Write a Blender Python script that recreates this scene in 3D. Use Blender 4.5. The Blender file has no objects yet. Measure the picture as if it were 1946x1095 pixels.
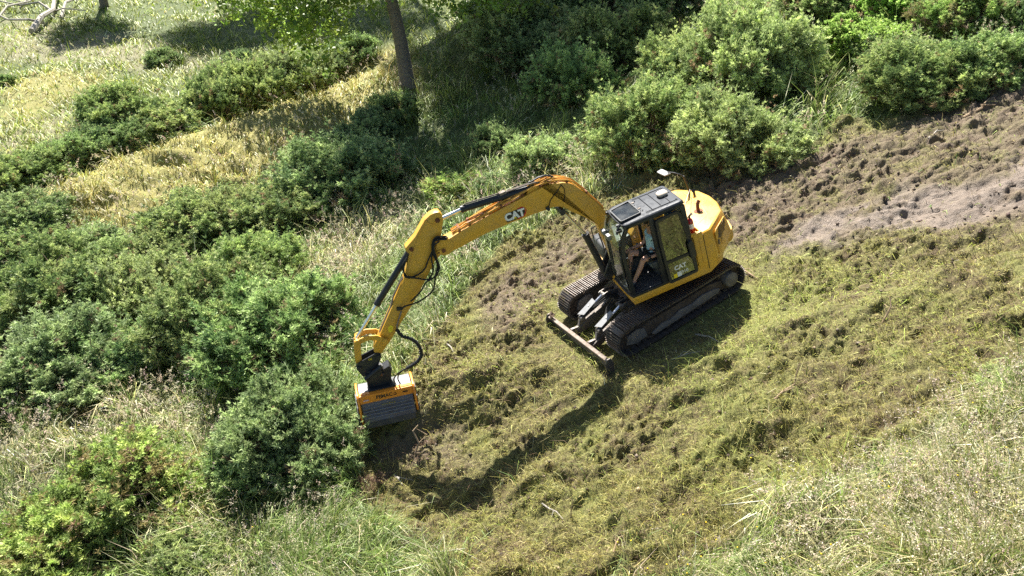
import bpy, bmesh, math, random
import numpy as np
from mathutils import Vector, Matrix

# ------------------------------------------------------------------ camera, sky, sun
scene = bpy.context.scene
COL = scene.collection
PITCH = 33.0
CAM = np.array([-2.96, -13.233, 8.896])
FPX = 1449.34
cd = bpy.data.cameras.new('camera'); cam = bpy.data.objects.new('camera', cd); COL.objects.link(cam)
cd.sensor_width = 36.0; cd.lens = 36.0 * FPX / 1946.0; cd.clip_start = 0.1; cd.clip_end = 2000
cam.location = CAM; cam.rotation_euler = (math.radians(90 - PITCH), 0, 0)
scene.camera = cam
SUN_EL, SUN_AZ = 46.5, -16.0            # azimuth from +Y, clockwise positive
world = bpy.data.worlds.new('World'); scene.world = world; world.use_nodes = True
wn = world.node_tree; wn.nodes.clear()
wo = wn.nodes.new('ShaderNodeOutputWorld'); wb = wn.nodes.new('ShaderNodeBackground')
sk = wn.nodes.new('ShaderNodeTexSky'); sk.sky_type = 'NISHITA'; sk.sun_disc = False
sk.sun_elevation = math.radians(SUN_EL); sk.sun_rotation = math.radians(SUN_AZ)
wb.inputs['Strength'].default_value = 0.05
wn.links.new(sk.outputs[0], wb.inputs[0]); wn.links.new(wb.outputs[0], wo.inputs[0])
sd = bpy.data.lights.new('sun', 'SUN'); sd.energy = 5.0; sd.angle = math.radians(0.55); sd.color = (1.0, 0.955, 0.88)
sun = bpy.data.objects.new('sun', sd); COL.objects.link(sun)
_e, _a = math.radians(SUN_EL), math.radians(SUN_AZ)
SUND = Vector((math.sin(_a) * math.cos(_e), math.cos(_a) * math.cos(_e), math.sin(_e)))
sun.rotation_euler = (-SUND).to_track_quat('-Z', 'Y').to_euler()
sun.location = (0, 0, 40)
scene.view_settings.view_transform = 'Standard'; scene.view_settings.look = 'None'
scene.view_settings.exposure = 1.62; scene.view_settings.gamma = 1.0
scene.render.engine = 'CYCLES'
scene.cycles.max_bounces = 6; scene.cycles.diffuse_bounces = 3; scene.cycles.transmission_bounces = 4
scene.cycles.transparent_max_bounces = 8; scene.cycles.use_denoising = False
rng = np.random.default_rng(7)
random.seed(7)
# ------------------------------------------------------------------ noise and terrain
def _hash(ix, iy, s):
    h = (ix.astype(np.int64) * 374761393 + iy.astype(np.int64) * 668265263 + s * 1442695041) & 0x7fffffff
    h = ((h ^ (h >> 13)) * 1274126177) & 0x7fffffff
    h = ((h ^ (h >> 16)) * 1103515245) & 0x7fffffff
    return ((h >> 7) & 0xffff) / 65535.0
def vnoise(x, y, s=0):
    x = np.asarray(x, float); y = np.asarray(y, float)
    ix = np.floor(x); iy = np.floor(y); fx = x - ix; fy = y - iy
    fx = fx * fx * (3 - 2 * fx); fy = fy * fy * (3 - 2 * fy)
    a = _hash(ix, iy, s); b = _hash(ix + 1, iy, s); c = _hash(ix, iy + 1, s); d = _hash(ix + 1, iy + 1, s)
    return (a + (b - a) * fx) * (1 - fy) + (c + (d - c) * fx) * fy - 0.5
def fbm(x, y, s=0, o=4, g=0.5):
    v = 0; a = 1.0
    for i in range(o):
        c, sn = math.cos(i * 1.3), math.sin(i * 1.3)
        v = v + a * vnoise((x * c - y * sn) * 2 ** i, (x * sn + y * c) * 2 ** i, s + i * 17); a *= g
    return v
def sstep(a, b, x):
    t = np.clip((x - a) / (b - a), 0, 1); return t * t * (3 - 2 * t)
GX, GY = 0.3162, -0.0266
ZF = -3.5
_ca, _sa = math.cos(math.radians(PITCH)), math.sin(math.radians(PITCH))
W = np.array([[1, 0, 0], [0, -_sa, _ca], [0, -_ca, -_sa]])      # camera (right, down, forward) -> world
def ray(px, py):
    return W @ np.array([(px - 973) / FPX, (py - 547.5) / FPX, 1.0])
def on_level(px, py, z):
    r = ray(px, py); return (CAM + r * (z - CAM[2]) / r[2])[:2]
RA, RB = on_level(95, 372, -2.3), on_level(790, 135, -1.9)      # crest line of the grassy bank
_rd = (RB - RA) / np.linalg.norm(RB - RA); _rn = np.array([-_rd[1], _rd[0]])   # normal points to the far side
def base_h(x, y):
    p = GX * x + GY * np.clip(y, -30, 12)
    w = 0.8
    z = ZF + w * np.logaddexp(0, (p - ZF) / w)
    # gentle valley side far away
    dx, dy = x - RA[0], y - RA[1]
    u = dx * _rd[0] + dy * _rd[1]; d = dx * _rn[0] + dy * _rn[1]
    rid = np.where(d > 0, np.exp(-(d / 1.9) ** 2), np.exp(-(d / 3.6) ** 2)) * sstep(-9, 3, u) * (1 - sstep(30, 45, u))
    z = z + 1.5 * rid
    z = z - 0.9 * np.exp(-((d - 4.5) / 2.6) ** 2) * sstep(-9, 0, u)
    bench = 0.17 * (np.clip(x, -4.2, 1.6) + 1) + .30 * sstep(-4.2, -6.5, x)
    z = z + bench * sstep(-1.1, -2.5, y) * (1 - sstep(-9, -13, y) * .5)
    z = z + 0.35 * fbm(x / 9.0, y / 9.0, 3, 2) * (1 - np.exp(-(x * x + y * y) / 40))
    return z
def at(px, py):
    """world point of the ground seen at a place of the photograph"""
    r = ray(px, py); t = np.concatenate([np.arange(4, 30, .05), np.arange(30, 200, .25)])
    P = CAM[None, :] + t[:, None] * r[None, :]
    below = P[:, 2] < base_h(P[:, 0], P[:, 1])
    i = int(np.argmax(below)) if below.any() else len(t) - 1
    a, b = t[max(i - 1, 0)], t[i]
    for _ in range(12):
        m = (a + b) / 2; q = CAM + m * r
        if q[2] < base_h(q[0:1], q[1:2])[0]: b = m
        else: a = m
    q = CAM + b * r
    return np.array([q[0], q[1], float(base_h(q[0:1], q[1:2])[0])]), b
def proj(p):
    q = W.T @ (np.array(p, float) - CAM); return 973 + FPX * q[0] / q[2], 547.5 + FPX * q[1] / q[2]
def poly(pts): return np.array([at(*p)[0][:2] for p in pts])
def poly_sd(x, y, P):
    """signed distance to a polygon, negative inside"""
    d = np.full(x.shape, 1e9); ins = np.zeros(x.shape, bool); n = len(P)
    for i in range(n):
        ax, ay = P[i]; bx, by = P[(i + 1) % n]
        ex, ey = bx - ax, by - ay; wx, wy = x - ax, y - ay
        t = np.clip((wx * ex + wy * ey) / (ex * ex + ey * ey + 1e-9), 0, 1)
        d = np.minimum(d, (wx - t * ex) ** 2 + (wy - t * ey) ** 2)
        c = ((ay > y) != (by > y)) & (x < (bx - ax) * (y - ay) / (by - ay + 1e-12) + ax)
        ins ^= c
    d = np.sqrt(d); return np.where(ins, -d, d)
MULCH = poly([(668, 815), (735, 740), (800, 655), (838, 585), (900, 515), (990, 440), (1070, 400), (1180, 360), (1260, 335), (1340, 330), (1400, 300), (1510, 285), (1620, 235), (1730, 215), (1850, 185), (1946, 150), (2100, 90), (2250, 300), (2200, 640), (1946, 715), (1870, 750), (1780, 780), (1660, 835), (1545, 875), (1440, 935), (1340, 1015), (1210, 1062), (1140, 1110), (1100, 1250), (900, 1250), (850, 1060), (790, 1010), (735, 965), (680, 900)])
SOIL = poly([(1330, 345), (1400, 318), (1500, 290), (1620, 262), (1700, 235), (1850, 190), (1960, 160), (2200, 60), (2250, 380), (1946, 432), (1700, 462), (1560, 478), (1440, 505), (1395, 470)])
TRACK = poly([(1450, 488), (1560, 415), (1700, 368), (1946, 325), (2200, 300), (2200, 370), (1946, 402), (1800, 440), (1640, 468)])
SOIL2 = poly([(880, 620), (900, 560), (1000, 520), (1060, 470), (1110, 430), (1150, 440), (1120, 520), (1050, 560), (980, 620), (930, 650)])
SOIL3 = poly([(690, 830), (790, 820), (880, 840), (900, 880), (800, 900), (700, 890)])
GOLD = poly([(80, 385), (240, 300), (400, 255), (540, 205), (640, 150), (740, 90), (800, 150), (740, 210), (620, 300), (520, 330), (440, 360), (330, 395), (220, 440), (110, 440)])
GOLD2 = poly([(40, 150), (110, 128), (200, 140), (215, 165), (130, 195), (40, 240), (0, 220), (0, 170)])
PALE = [poly(p) for p in ([(560, 500), (640, 430), (780, 370), (800, 440), (730, 480), (640, 560), (570, 530)],
        [(960, 380), (1100, 300), (1260, 290), (1200, 350), (1040, 390), (960, 420)],
        [(1190, 1090), (1430, 950), (1600, 900), (1800, 800), (1946, 760), (2100, 900), (1946, 1250), (1190, 1250)],
        [(0, 850), (130, 760), (300, 720), (430, 790), (430, 900), (450, 1095), (340, 1095), (330, 900), (180, 830), (0, 930)],
        [(0, 40), (200, 60), (420, 130), (400, 160), (180, 120), (0, 110)],
        [(0, 240), (150, 210), (140, 280), (0, 300)],
        [(470, 290), (560, 260), (640, 240), (560, 320), (480, 350), (330, 400), (220, 430), (260, 390)])]
FRESH = [poly(p) for p in ([(1020, 200), (1100, 260), (1080, 330), (860, 400), (830, 470), (790, 600), (640, 640), (660, 560), (800, 450), (900, 330)],
        [(1500, 210), (1600, 180), (1730, 190), (1700, 225), (1500, 290)],
        [(640, 260), (780, 170), (960, 60), (1000, 200), (900, 330), (760, 330)],
        [(690, 1000), (900, 1040), (880, 1095), (450, 1095), (430, 960), (600, 900), (680, 960)])]
def masks(x, y):
    wx = x + 0.9 * fbm(x / 1.1, y / 1.1, 11, 3); wy = y + 0.9 * fbm(x / 1.1, y / 1.1, 29, 3)
    M = {}
    M['mulch'] = 1 - sstep(-0.12, 0.22, poly_sd(wx, wy, MULCH))
    M['soil'] = np.clip((1 - sstep(-0.5, 0.5, poly_sd(wx, wy, SOIL))) * (.75 + .25 * sstep(-.25, .25, fbm(x * .7, y * 1.3, 79, 3) + .02)) + (1 - sstep(-0.4, 0.35, poly_sd(wx, wy, SOIL2))) * .85 + (1 - sstep(-0.3, 0.3, poly_sd(wx, wy, SOIL3))) * .8, 0, 1)
    M['track'] = (1 - sstep(-0.25, 0.25, poly_sd(wx, wy, TRACK))) * sstep(-.42, -.05, fbm(x * 1.3 + 5, y * 2.6, 77, 4) + .08)
    M['gold'] = np.clip(1.1 * (1 - sstep(-.4, .9, poly_sd(wx, wy, GOLD))) + .8 * (1 - sstep(-1.0, 1.0, poly_sd(wx, wy, GOLD2))), 0, 1)
    p = np.zeros(x.shape)
    for P in PALE: p = np.maximum(p, 1 - sstep(-0.6, 0.8, poly_sd(wx, wy, P)))
    M['pale'] = p
    p = np.zeros(x.shape)
    for P in FRESH: p = np.maximum(p, 1 - sstep(-0.6, 0.8, poly_sd(wx, wy, P)))
    M['fresh'] = p
    return M
def detail_h(x, y, M):
    """small relief laid over the base surface"""
    near = sstep(60, 25, np.hypot(x - CAM[0], y - CAM[1]))
    mu = M['mulch'] * near
    tr = 1 - sstep(0.1, 0.9, np.maximum(np.abs(-(x * -0.8431 + y * -0.4739)) - 0, 0) * 0 + np.maximum(np.hypot(x, y) - 1.9, 0))
    calm = 1 - 0.85 * tr
    wx = x + .25 * fbm(x * 1.6, y * 1.6, 91, 2); wy = y + .25 * fbm(x * 1.6, y * 1.6, 92, 2)
    cl = np.abs(fbm(wx * 1.7, wy * 2.3, 41, 3)); cl2 = np.abs(fbm(wx * 5.5, wy * 6.5, 43, 3)); 
    heap = sstep(.08, .5, fbm(wx * .8 + wy * .25, wy * 1.9 - wx * .3, 57, 3))
    rough = sstep(-.28, .42, fbm(x * .65, y * 1.0, 59, 3)); fib = fbm((x * .9 + y * .42) * 2.2, (y * .9 - x * .42) * 9, 45, 3)
    h = mu * calm * (0.17 * (.32 - cl) + (.09 + .24 * rough) * (.25 - cl2) + .07 * fib + (.03 + .09 * rough) * fbm(x * 13, y * 13, 47, 2) + .20 * fbm(x * .9, y * 1.2, 57, 2) + .17 * heap)
    s = M['soil'] * mu * calm
    pit = sstep(0.10, 0.42, fbm(x * 2.1, y * 2.6, 61, 3))
    h = h * (1 - .35 * s) + s * (0.12 * pit - 0.07 * sstep(.0, .3, -fbm(x * 3.3, y * 3.9, 67, 3)) + .06 * fbm(x * 8, y * 8, 69, 3))
    h = h * (1 - .45 * M['track'])
    # wheel ruts dragged along the bare track
    u = y - 0.42 * x
    h = h + M['track'] * (.06 * np.sin(u * 5.2 + fbm(x * .7, y * .7, 71, 2) * 2.5) + .02 * fbm(x * 2, y * 9, 73, 3))
    lx = x * -0.8431 + y * -0.4739; ly = x * 0.4453 + y * -0.8802 + .05 * (lx + 1.3) ** 2
    lane = sstep(.30, .20, np.abs(np.abs(ly) - .93)) * sstep(-1.1, -1.5, lx) * sstep(-6.5, -3.5, lx) * sstep(-.35, .1, fbm(x * 1.5, y * 1.5, 95, 2) + .1)
    h = h * (1 - .6 * lane) + lane * (-.05 + .028 * np.sign(np.sin(lx * 2 * math.pi / .145)) * np.abs(np.sin(lx * 2 * math.pi / .145)) ** .5)
    g = (1 - M['mulch']) * near
    h = h + g * (0.60 * (.25 - np.abs(fbm(x * 1.1, y * 1.1, 81, 2))) + .16 * fbm(x * 3.1, y * 3.1, 83, 2))
    return h - 0.05 * tr
def ground_z(x, y):
    x = np.atleast_1d(np.asarray(x, float)); y = np.atleast_1d(np.asarray(y, float))
    return base_h(x, y) + detail_h(x, y, masks(x, y))

# ------------------------------------------------------------------ materials
def new_mat(name):
    m = bpy.data.materials.new(name); m.use_nodes = True
    nt = m.node_tree; b = nt.nodes['Principled BSDF']; return m, nt, b
def N(nt, t, **kw):
    n = nt.nodes.new(t)
    for k, v in kw.items():
        if k == 'inp':
            for a, c in v.items(): n.inputs[a].default_value = c
        else: setattr(n, k, v)
    return n
def noise(nt, scale, detail=4, rough=.55, coord=None, vec=None):
    n = N(nt, 'ShaderNodeTexNoise', inp={'Scale': scale, 'Detail': detail, 'Roughness': rough})
    if vec is None:
        tc = N(nt, 'ShaderNodeTexCoord'); vec = tc.outputs[coord or 'Object']
    nt.links.new(vec, n.inputs['Vector']); return n
def ramp(nt, src, stops):
    r = N(nt, 'ShaderNodeValToRGB'); e = r.color_ramp.elements
    while len(e) < len(stops): e.new(0.5)
    for i, (p, c) in enumerate(stops):
        e[i].position = p; e[i].color = (*c, 1) if len(c) == 3 else c
    nt.links.new(src, r.inputs[0]); return r
def mix(nt, fac, a, b, bt='MIX'):
    m = N(nt, 'ShaderNodeMix', data_type='RGBA', blend_type=bt)
    for s, v in ((0, fac), (6, a), (7, b)):
        if hasattr(v, 'node') or hasattr(v, 'is_linked'): nt.links.new(v, m.inputs[s])
        else: m.inputs[s].default_value = v if s == 0 else ((*v, 1) if len(v) == 3 else v)
    return m.outputs[2]
def mth(nt, op, a, b=None, c=None):
    m = N(nt, 'ShaderNodeMath', operation=op)
    for i, v in enumerate((a, b, c)):
        if v is None: continue
        if hasattr(v, 'node'): nt.links.new(v, m.inputs[i])
        else: m.inputs[i].default_value = v
    return m.outputs[0]
def paint(name, col, rough=.4, metal=0.0, dirt=.35, dirtcol=(.22, .17, .11), dscale=6, coat=0.0, bump=.15):
    m, nt, b = new_mat(name)
    n1 = noise(nt, dscale, 6, .62); n2 = noise(nt, dscale * 7, 4, .6); n3 = noise(nt, 1.3, 3, .5)
    f = mth(nt, 'MULTIPLY', mth(nt, 'ADD', n1.outputs[0], mth(nt, 'MULTIPLY', n2.outputs[0], .6)), .62)
    r = ramp(nt, f, [(0.44, (0, 0, 0)), (0.66, (1, 1, 1))])
    v = mix(nt, 0.25, col, mix(nt, n3.outputs[0], tuple(c * .72 for c in col), tuple(min(1, c * 1.2) for c in col)))
    c = mix(nt, mth(nt, 'MULTIPLY', r.outputs[0], dirt), v, dirtcol)
    nt.links.new(c, b.inputs['Base Color'])
    rr = mth(nt, 'ADD', mth(nt, 'MULTIPLY', r.outputs[0], .3), rough); nt.links.new(rr, b.inputs['Roughness'])
    b.inputs['Metallic'].default_value = metal; b.inputs['Coat Weight'].default_value = coat
    if bump:
        bm_ = N(nt, 'ShaderNodeBump', inp={'Strength': bump, 'Distance': .01}); nt.links.new(n2.outputs[0], bm_.inputs['Height']); nt.links.new(bm_.outputs[0], b.inputs['Normal'])
    return m
def spec(k, v): MAT[k].node_tree.nodes['Principled BSDF'].inputs['Specular IOR Level'].default_value = v
MAT = {}
MAT['yellow'] = paint('machine_yellow', (.64, .335, .028), .36, 0, .5, (.40, .27, .10), 3.2, .25, .08)
MAT['yellow_dusty'] = paint('dusty_yellow', (.62, .33, .03), .5, 0, .5, (.28, .2, .1), 5, 0, .1)
MAT['pipe'] = paint('painted_pipe', (.68, .33, .035), .42, 0, .3, (.30, .17, .06), 14, 0, .1)
MAT['orange'] = paint('orange_paint', (.80, .27, .012), .38, 0, .2, (.3, .18, .08), 5, .2, .06)
MAT['black'] = paint('black_paint', (.022, .024, .027), .38, 0, .3, (.10, .09, .075), 6, .15, .1)
MAT['roof'] = paint('roof_black', (.018, .024, .034), .5, 0, .2, (.07, .07, .07), 5, 0, .06)
MAT['rubber'] = paint('rubber', (.018, .018, .018), .6, 0, .3, (.1, .09, .07), 20, 0, .2)
MAT['greybox'] = paint('grey_plastic', (.07, .075, .08), .4, 0, .3, (.2, .19, .17), 6, 0, .1)
MAT['steel'] = paint('muddy_steel', (.16, .145, .13), .42, .55, .75, (.11, .075, .05), 9, 0, .6)
MAT['track'] = paint('track_steel', (.13, .115, .105), .4, .45, .95, (.12, .082, .055), 5, 0, .8)
MAT['mud'] = paint('dried_mud', (.20, .175, .15), .9, 0, .6, (.05, .036, .025), 6, 0, 1.2)
MAT['darkmud'] = paint('dark_mud', (.075, .054, .038), .85, 0, .8, (.17, .13, .10), 4, 0, 1.2)
MAT['bare'] = paint('worn_steel', (.22, .18, .145), .7, 0, .9, (.12, .08, .05), 9, 0, .5)
MAT['chrome'] = paint('chrome_rod', (.75, .75, .76), .16, .95, .1, (.3, .28, .25), 8, 0, 0)
MAT['greydust'] = paint('dusty_grey_steel', (.24, .245, .25), .5, .2, .5, (.14, .13, .11), 16, 0, .3)
MAT['seatgrey'] = paint('seat_fabric', (.13, .16, .19), .8, 0, .3, (.2, .19, .17), 10, 0, .3)
MAT['floormat'] = paint('floor_mat', (.05, .05, .052), .6, 0, .6, (.13, .115, .1), 8, 0, .4)
MAT['red'] = paint('red_enamel', (.42, .012, .02), .28, 0, .1, (.1, .05, .05), 8, .4, 0)
MAT['white'] = paint('white_plastic', (.78, .77, .72), .4, 0, .15, (.4, .36, .3), 8, 0, 0)
MAT['cream'] = paint('dome_plastic', (.60, .50, .38), .5, 0, .15, (.5, .4, .3), 8, 0, 0)
MAT['rust'] = paint('rusty_exhaust', (.20, .075, .035), .75, .2, .5, (.08, .035, .02), 12, 0, .4)
MAT['logo_white'] = paint('logo_white', (.8, .8, .78), .4, 0, .1, (.4, .36, .3), 8, 0, 0)
MAT['logo_black'] = paint('logo_black', (.012, .012, .013), .4, 0, .1, (.1, .1, .1), 8, 0, 0)
MAT['logo_red'] = paint('logo_red', (.45, .015, .02), .4, 0, .1, (.1, .05, .05), 8, 0, 0)
MAT['sticker_yellow'] = paint('sticker_yellow', (.85, .66, .02), .4, 0, .1, (.3, .2, .1), 8, 0, 0)
MAT['skin'] = paint('skin', (.55, .30, .21), .5, 0, .12, (.42, .16, .10), 9, 0, 0)
MAT['hair'] = paint('hair', (.06, .045, .035), .7, 0, .2, (.12, .1, .08), 30, 0, .3)
MAT['shirt'] = paint('tshirt_cloth', (.45, .66, .78), .85, 0, .15, (.28, .44, .55), 6, 0, .2)
MAT['shorts'] = paint('shorts_cloth', (.018, .022, .022), .85, 0, .2, (.05, .05, .05), 9, 0, .2)
MAT['shoe'] = paint('shoe_leather', (.10, .10, .10), .6, 0, .4, (.25, .22, .18), 9, 0, .1)
def glass(name, col, gloss=.08, rough=.03, alpha=.75, dust=(.35, .36, .33)):
    m, nt, b = new_mat(name); nt.nodes.remove(b)
    out = nt.nodes['Material Output']
    t = N(nt, 'ShaderNodeBsdfTransparent', inp={'Color': (*col, 1)})
    g = N(nt, 'ShaderNodeBsdfGlossy', inp={'Color': (.9, .95, .93, 1), 'Roughness': rough})
    d = N(nt, 'ShaderNodeBsdfDiffuse', inp={'Color': (*dust, 1)})
    n = noise(nt, 5, 5, .6); f = N(nt, 'ShaderNodeFresnel', inp={'IOR': 1.45})
    x1 = N(nt, 'ShaderNodeMixShader'); nt.links.new(mth(nt, 'ADD', f.outputs[0], gloss), x1.inputs[0])
    nt.links.new(t.outputs[0], x1.inputs[1]); nt.links.new(g.outputs[0], x1.inputs[2])
    x2 = N(nt, 'ShaderNodeMixShader'); nt.links.new(mth(nt, 'MULTIPLY', ramp(nt, n.outputs[0], [(.4, (0, 0, 0)), (.75, (1, 1, 1))]).outputs[0], 1 - alpha), x2.inputs[0])
    nt.links.new(x1.outputs[0], x2.inputs[1]); nt.links.new(d.outputs[0], x2.inputs[2])
    nt.links.new(x2.outputs[0], out.inputs[0]); return m
MAT['glass_green'] = glass('green_tinted_glass', (.13, .27, .22), .11, .04, .98)
MAT['glass_clear'] = glass('clear_glass', (.80, .86, .82), .05, .03, .7)
MAT['glass_roof'] = glass('dusty_roof_glass', (.30, .32, .33), .02, .06, .45, (.13, .135, .135))
def leafmat(name, trans=.35, rough=.55, objcol=True, sat=1.0):
    m, nt, b = new_mat(name); out = nt.nodes['Material Output']
    at_ = N(nt, 'ShaderNodeAttribute', attribute_name='Col'); c = at_.outputs['Color']
    if objcol:
        oi = N(nt, 'ShaderNodeObjectInfo'); c = mix(nt, 1.0, c, oi.outputs['Color'], 'MULTIPLY')
    nt.links.new(c, b.inputs['Base Color']); b.inputs['Roughness'].default_value = rough
    b.inputs['Specular IOR Level'].default_value = .35
    tr = N(nt, 'ShaderNodeBsdfTranslucent'); nt.links.new(c, tr.inputs['Color'])
    ms = N(nt, 'ShaderNodeMixShader', inp={0: trans}); nt.links.new(b.outputs[0], ms.inputs[1]); nt.links.new(tr.outputs[0], ms.inputs[2])
    nt.links.new(ms.outputs[0], out.inputs[0]); return m
MAT['needle'] = leafmat('gorse_needles', .30, .55)
MAT['leaf'] = leafmat('broad_leaves', .45, .45)
MAT['grass'] = leafmat('grass_blades', .32, .5, False)
MAT['strand'] = leafmat('mulch_strands', .15, .75, False)
MAT['bark'] = paint('bark', (.20, .165, .13), .85, 0, .7, (.08, .065, .05), 12, 0, 1.0)
MAT['twig'] = paint('brown_twigs', (.17, .115, .08), .85, 0, .5, (.08, .055, .04), 18, 0, .5)
MAT['deadwood'] = paint('bleached_wood', (.36, .33, .28), .8, 0, .7, (.35, .30, .25), 9, 0, .5)
MAT['freshwood'] = paint('split_wood', (.36, .26, .16), .8, 0, .5, (.28, .19, .12), 12, 0, .5)

for k_ in ('roof', 'black', 'greybox', 'track', 'darkmud', 'rubber'): spec(k_, .25)
# ------------------------------------------------------------------ mesh building
def link(name, me, mat, parent=None):
    o = bpy.data.objects.new(name, me); COL.objects.link(o)
    if mat is not None and not me.materials: me.materials.append(MAT[mat] if isinstance(mat, str) else mat)
    if parent is not None: o.parent = parent
    return o
def tag(o, label=None, cat=None, group=None, kind=None):
    if label: o['label'] = label
    if cat: o['category'] = cat
    if group: o['group'] = group
    if kind: o['kind'] = kind
    return o
def empty(name, loc=(0, 0, 0), rot=(0, 0, 0)):
    o = bpy.data.objects.new(name, None); COL.objects.link(o); o.location = loc; o.rotation_euler = rot
    o.empty_display_size = .2; return o
def tri_mesh(name, V, T, C=None, smooth=False):
    V = np.ascontiguousarray(V, np.float32); T = np.ascontiguousarray(T, np.int32)
    me = bpy.data.meshes.new(name); me.vertices.add(len(V)); me.vertices.foreach_set('co', V.ravel())
    k = T.shape[1]
    me.loops.add(T.size); me.loops.foreach_set('vertex_index', T.ravel())
    me.polygons.add(len(T)); me.polygons.foreach_set('loop_start', np.arange(0, T.size, k, dtype=np.int32))
    try: me.polygons.foreach_set('loop_total', np.full(len(T), k, np.int32))
    except Exception: pass
    if smooth: me.polygons.foreach_set('use_smooth', np.ones(len(T), bool))
    if C is not None:
        ca = me.color_attributes.new('Col', 'FLOAT_COLOR', 'POINT')
        c4 = np.ones((len(V), 4), np.float32); c4[:, :3] = C; ca.data.foreach_set('color', c4.ravel())
    me.update(calc_edges=True); return me
class MB:
    def __init__(s, M=None): s.bm = bmesh.new(); s.M = M or Matrix()
    def _add(s, verts, faces):
        vs = [s.bm.verts.new(s.M @ Vector(v)) for v in verts]
        for f in faces:
            try: s.bm.faces.new([vs[i] for i in f])
            except ValueError: pass
        return s
    def box(s, c, d, R=None):
        R = R or Matrix.Identity(3); c = Vector(c); vs = []
        for x in (-.5, .5):
            for y in (-.5, .5):
                for z in (-.5, .5): vs.append(c + R @ Vector((x * d[0], y * d[1], z * d[2])))
        return s._add(vs, [(0, 1, 3, 2), (4, 6, 7, 5), (0, 4, 5, 1), (2, 3, 7, 6), (0, 2, 6, 4), (1, 5, 7, 3)])
    def beam(s, a, b, w, h, up=(0, 0, 1)):
        a = Vector(a); b = Vector(b); x = (b - a); L = x.length; x.normalize(); u = Vector(up)
        y = u.cross(x); y = y.normalized() if y.length > 1e-5 else Vector((0, 1, 0)); z = x.cross(y)
        R = Matrix((x, y, z)).transposed(); return s.box((a + b) / 2, (L, w, h), R)
    def prism(s, pts, y0, y1, ax='y'):
        n = len(pts)
        f = {'y': lambda p, t: (p[0], t, p[1]), 'z': lambda p, t: (p[0], p[1], t), 'x': lambda p, t: (t, p[0], p[1])}[ax]
        vs = [f(p, y0) for p in pts] + [f(p, y1) for p in pts]
        return s._add(vs, [tuple(range(n)), tuple(range(2 * n - 1, n - 1, -1))] + [(i, i + n, (i + 1) % n + n, (i + 1) % n) for i in range(n)])
    def loft(s, rings, cap=True):
        n = len(rings[0]); vs = [p for r in rings for p in r]; fs = []
        for k in range(len(rings) - 1):
            for i in range(n):
                j = (i + 1) % n; fs.append((k * n + i, k * n + j, (k + 1) * n + j, (k + 1) * n + i))
        if cap: fs += [tuple(range(n - 1, -1, -1)), tuple(range((len(rings) - 1) * n, len(rings) * n))]
        return s._add(vs, fs)
    def tube(s, pts, r, seg=8, cap=True):
        pts = [Vector(p) for p in pts]; rs = r if isinstance(r, (list, tuple)) else [r] * len(pts)
        rings = []; prev = None
        for i, p in enumerate(pts):
            t = (pts[min(i + 1, len(pts) - 1)] - pts[max(i - 1, 0)]).normalized()
            if prev is None:
                u = t.orthogonal().normalized()
            else:
                u = prev - t * prev.dot(t); u = u.normalized() if u.length > 1e-6 else t.orthogonal().normalized()
            prev = u; v = t.cross(u)
            rings.append([p + (u * math.cos(2 * math.pi * k / seg) + v * math.sin(2 * math.pi * k / seg)) * rs[i] for k in range(seg)])
        return s.loft(rings, cap)
    def cyl(s, a, b, r, seg=20): return s.tube([a, b], r, seg)
    def text(s, txt, size, R, org, thick=.004, bold=.0, sx=1.0):
        cu = bpy.data.curves.new('lettering', 'FONT'); cu.body = txt; cu.size = size; cu.align_x = 'CENTER'; cu.align_y = 'CENTER'; cu.offset = bold; cu.extrude = thick / 2; cu.resolution_u = 3
        ob = bpy.data.objects.new('lettering', cu); COL.objects.link(ob)
        dg = bpy.context.evaluated_depsgraph_get(); me = ob.evaluated_get(dg).to_mesh()
        o = Vector(org)
        s._add([o + R @ Vector((v.co.x * sx, v.co.y, v.co.z)) for v in me.vertices], [tuple(p.vertices) for p in me.polygons])
        ob.evaluated_get(dg).to_mesh_clear(); bpy.data.objects.remove(ob); bpy.data.curves.remove(cu); return s
    def bevel(s, w=.01, seg=2, ang=35):
        bmesh.ops.remove_doubles(s.bm, verts=s.bm.verts, dist=1e-5)
        es = [e for e in s.bm.edges if len(e.link_faces) == 2 and e.calc_face_angle(0) > math.radians(ang)]
        if es: bmesh.ops.bevel(s.bm, geom=es, offset=w, segments=seg, affect='EDGES', profile=.6, clamp_overlap=True)
        return s
    def build(s, name, mat, parent=None, smooth=True, ang=38):
        bmesh.ops.recalc_face_normals(s.bm, faces=s.bm.faces)
        me = bpy.data.meshes.new(name); s.bm.to_mesh(me); s.bm.free()
        if smooth:
            me.polygons.foreach_set('use_smooth', np.ones(len(me.polygons), bool))
            me.set_sharp_from_angle(angle=math.radians(ang))
        return link(name, me, mat, parent)
# ------------------------------------------------------------------ the ground: one sheet
def axis(a, b, fa, fb, fine, grow, lim):
    c = list(np.arange(fa, fb, fine)); st = fine
    lo = [fa]; 
    while lo[-1] > a: st = min(st * grow, lim); lo.append(lo[-1] - st)
    st = fine; hi = [c[-1]]
    while hi[-1] < b: st = min(st * grow, lim); hi.append(hi[-1] + st)
    return np.array(lo[::-1][:-1] + c + hi[1:])
gx = axis(-260, 260, -9.5, 13.5, .036, 1.045, 9); gy = axis(-60, 420, -9.5, 9.5, .04, 1.04, 9)
X, Y = np.meshgrid(gx, gy); Mk = masks(X, Y)
Z = base_h(X, Y) + detail_h(X, Y, Mk)
nx, ny = len(gx), len(gy); idx = np.arange(nx * ny).reshape(ny, nx)
Q = np.stack([idx[:-1, :-1].ravel(), idx[:-1, 1:].ravel(), idx[1:, 1:].ravel(), idx[1:, :-1].ravel()], 1)
gme = tri_mesh('hillside_ground', np.stack([X.ravel(), Y.ravel(), Z.ravel()], 1), Q, None, True)
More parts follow.
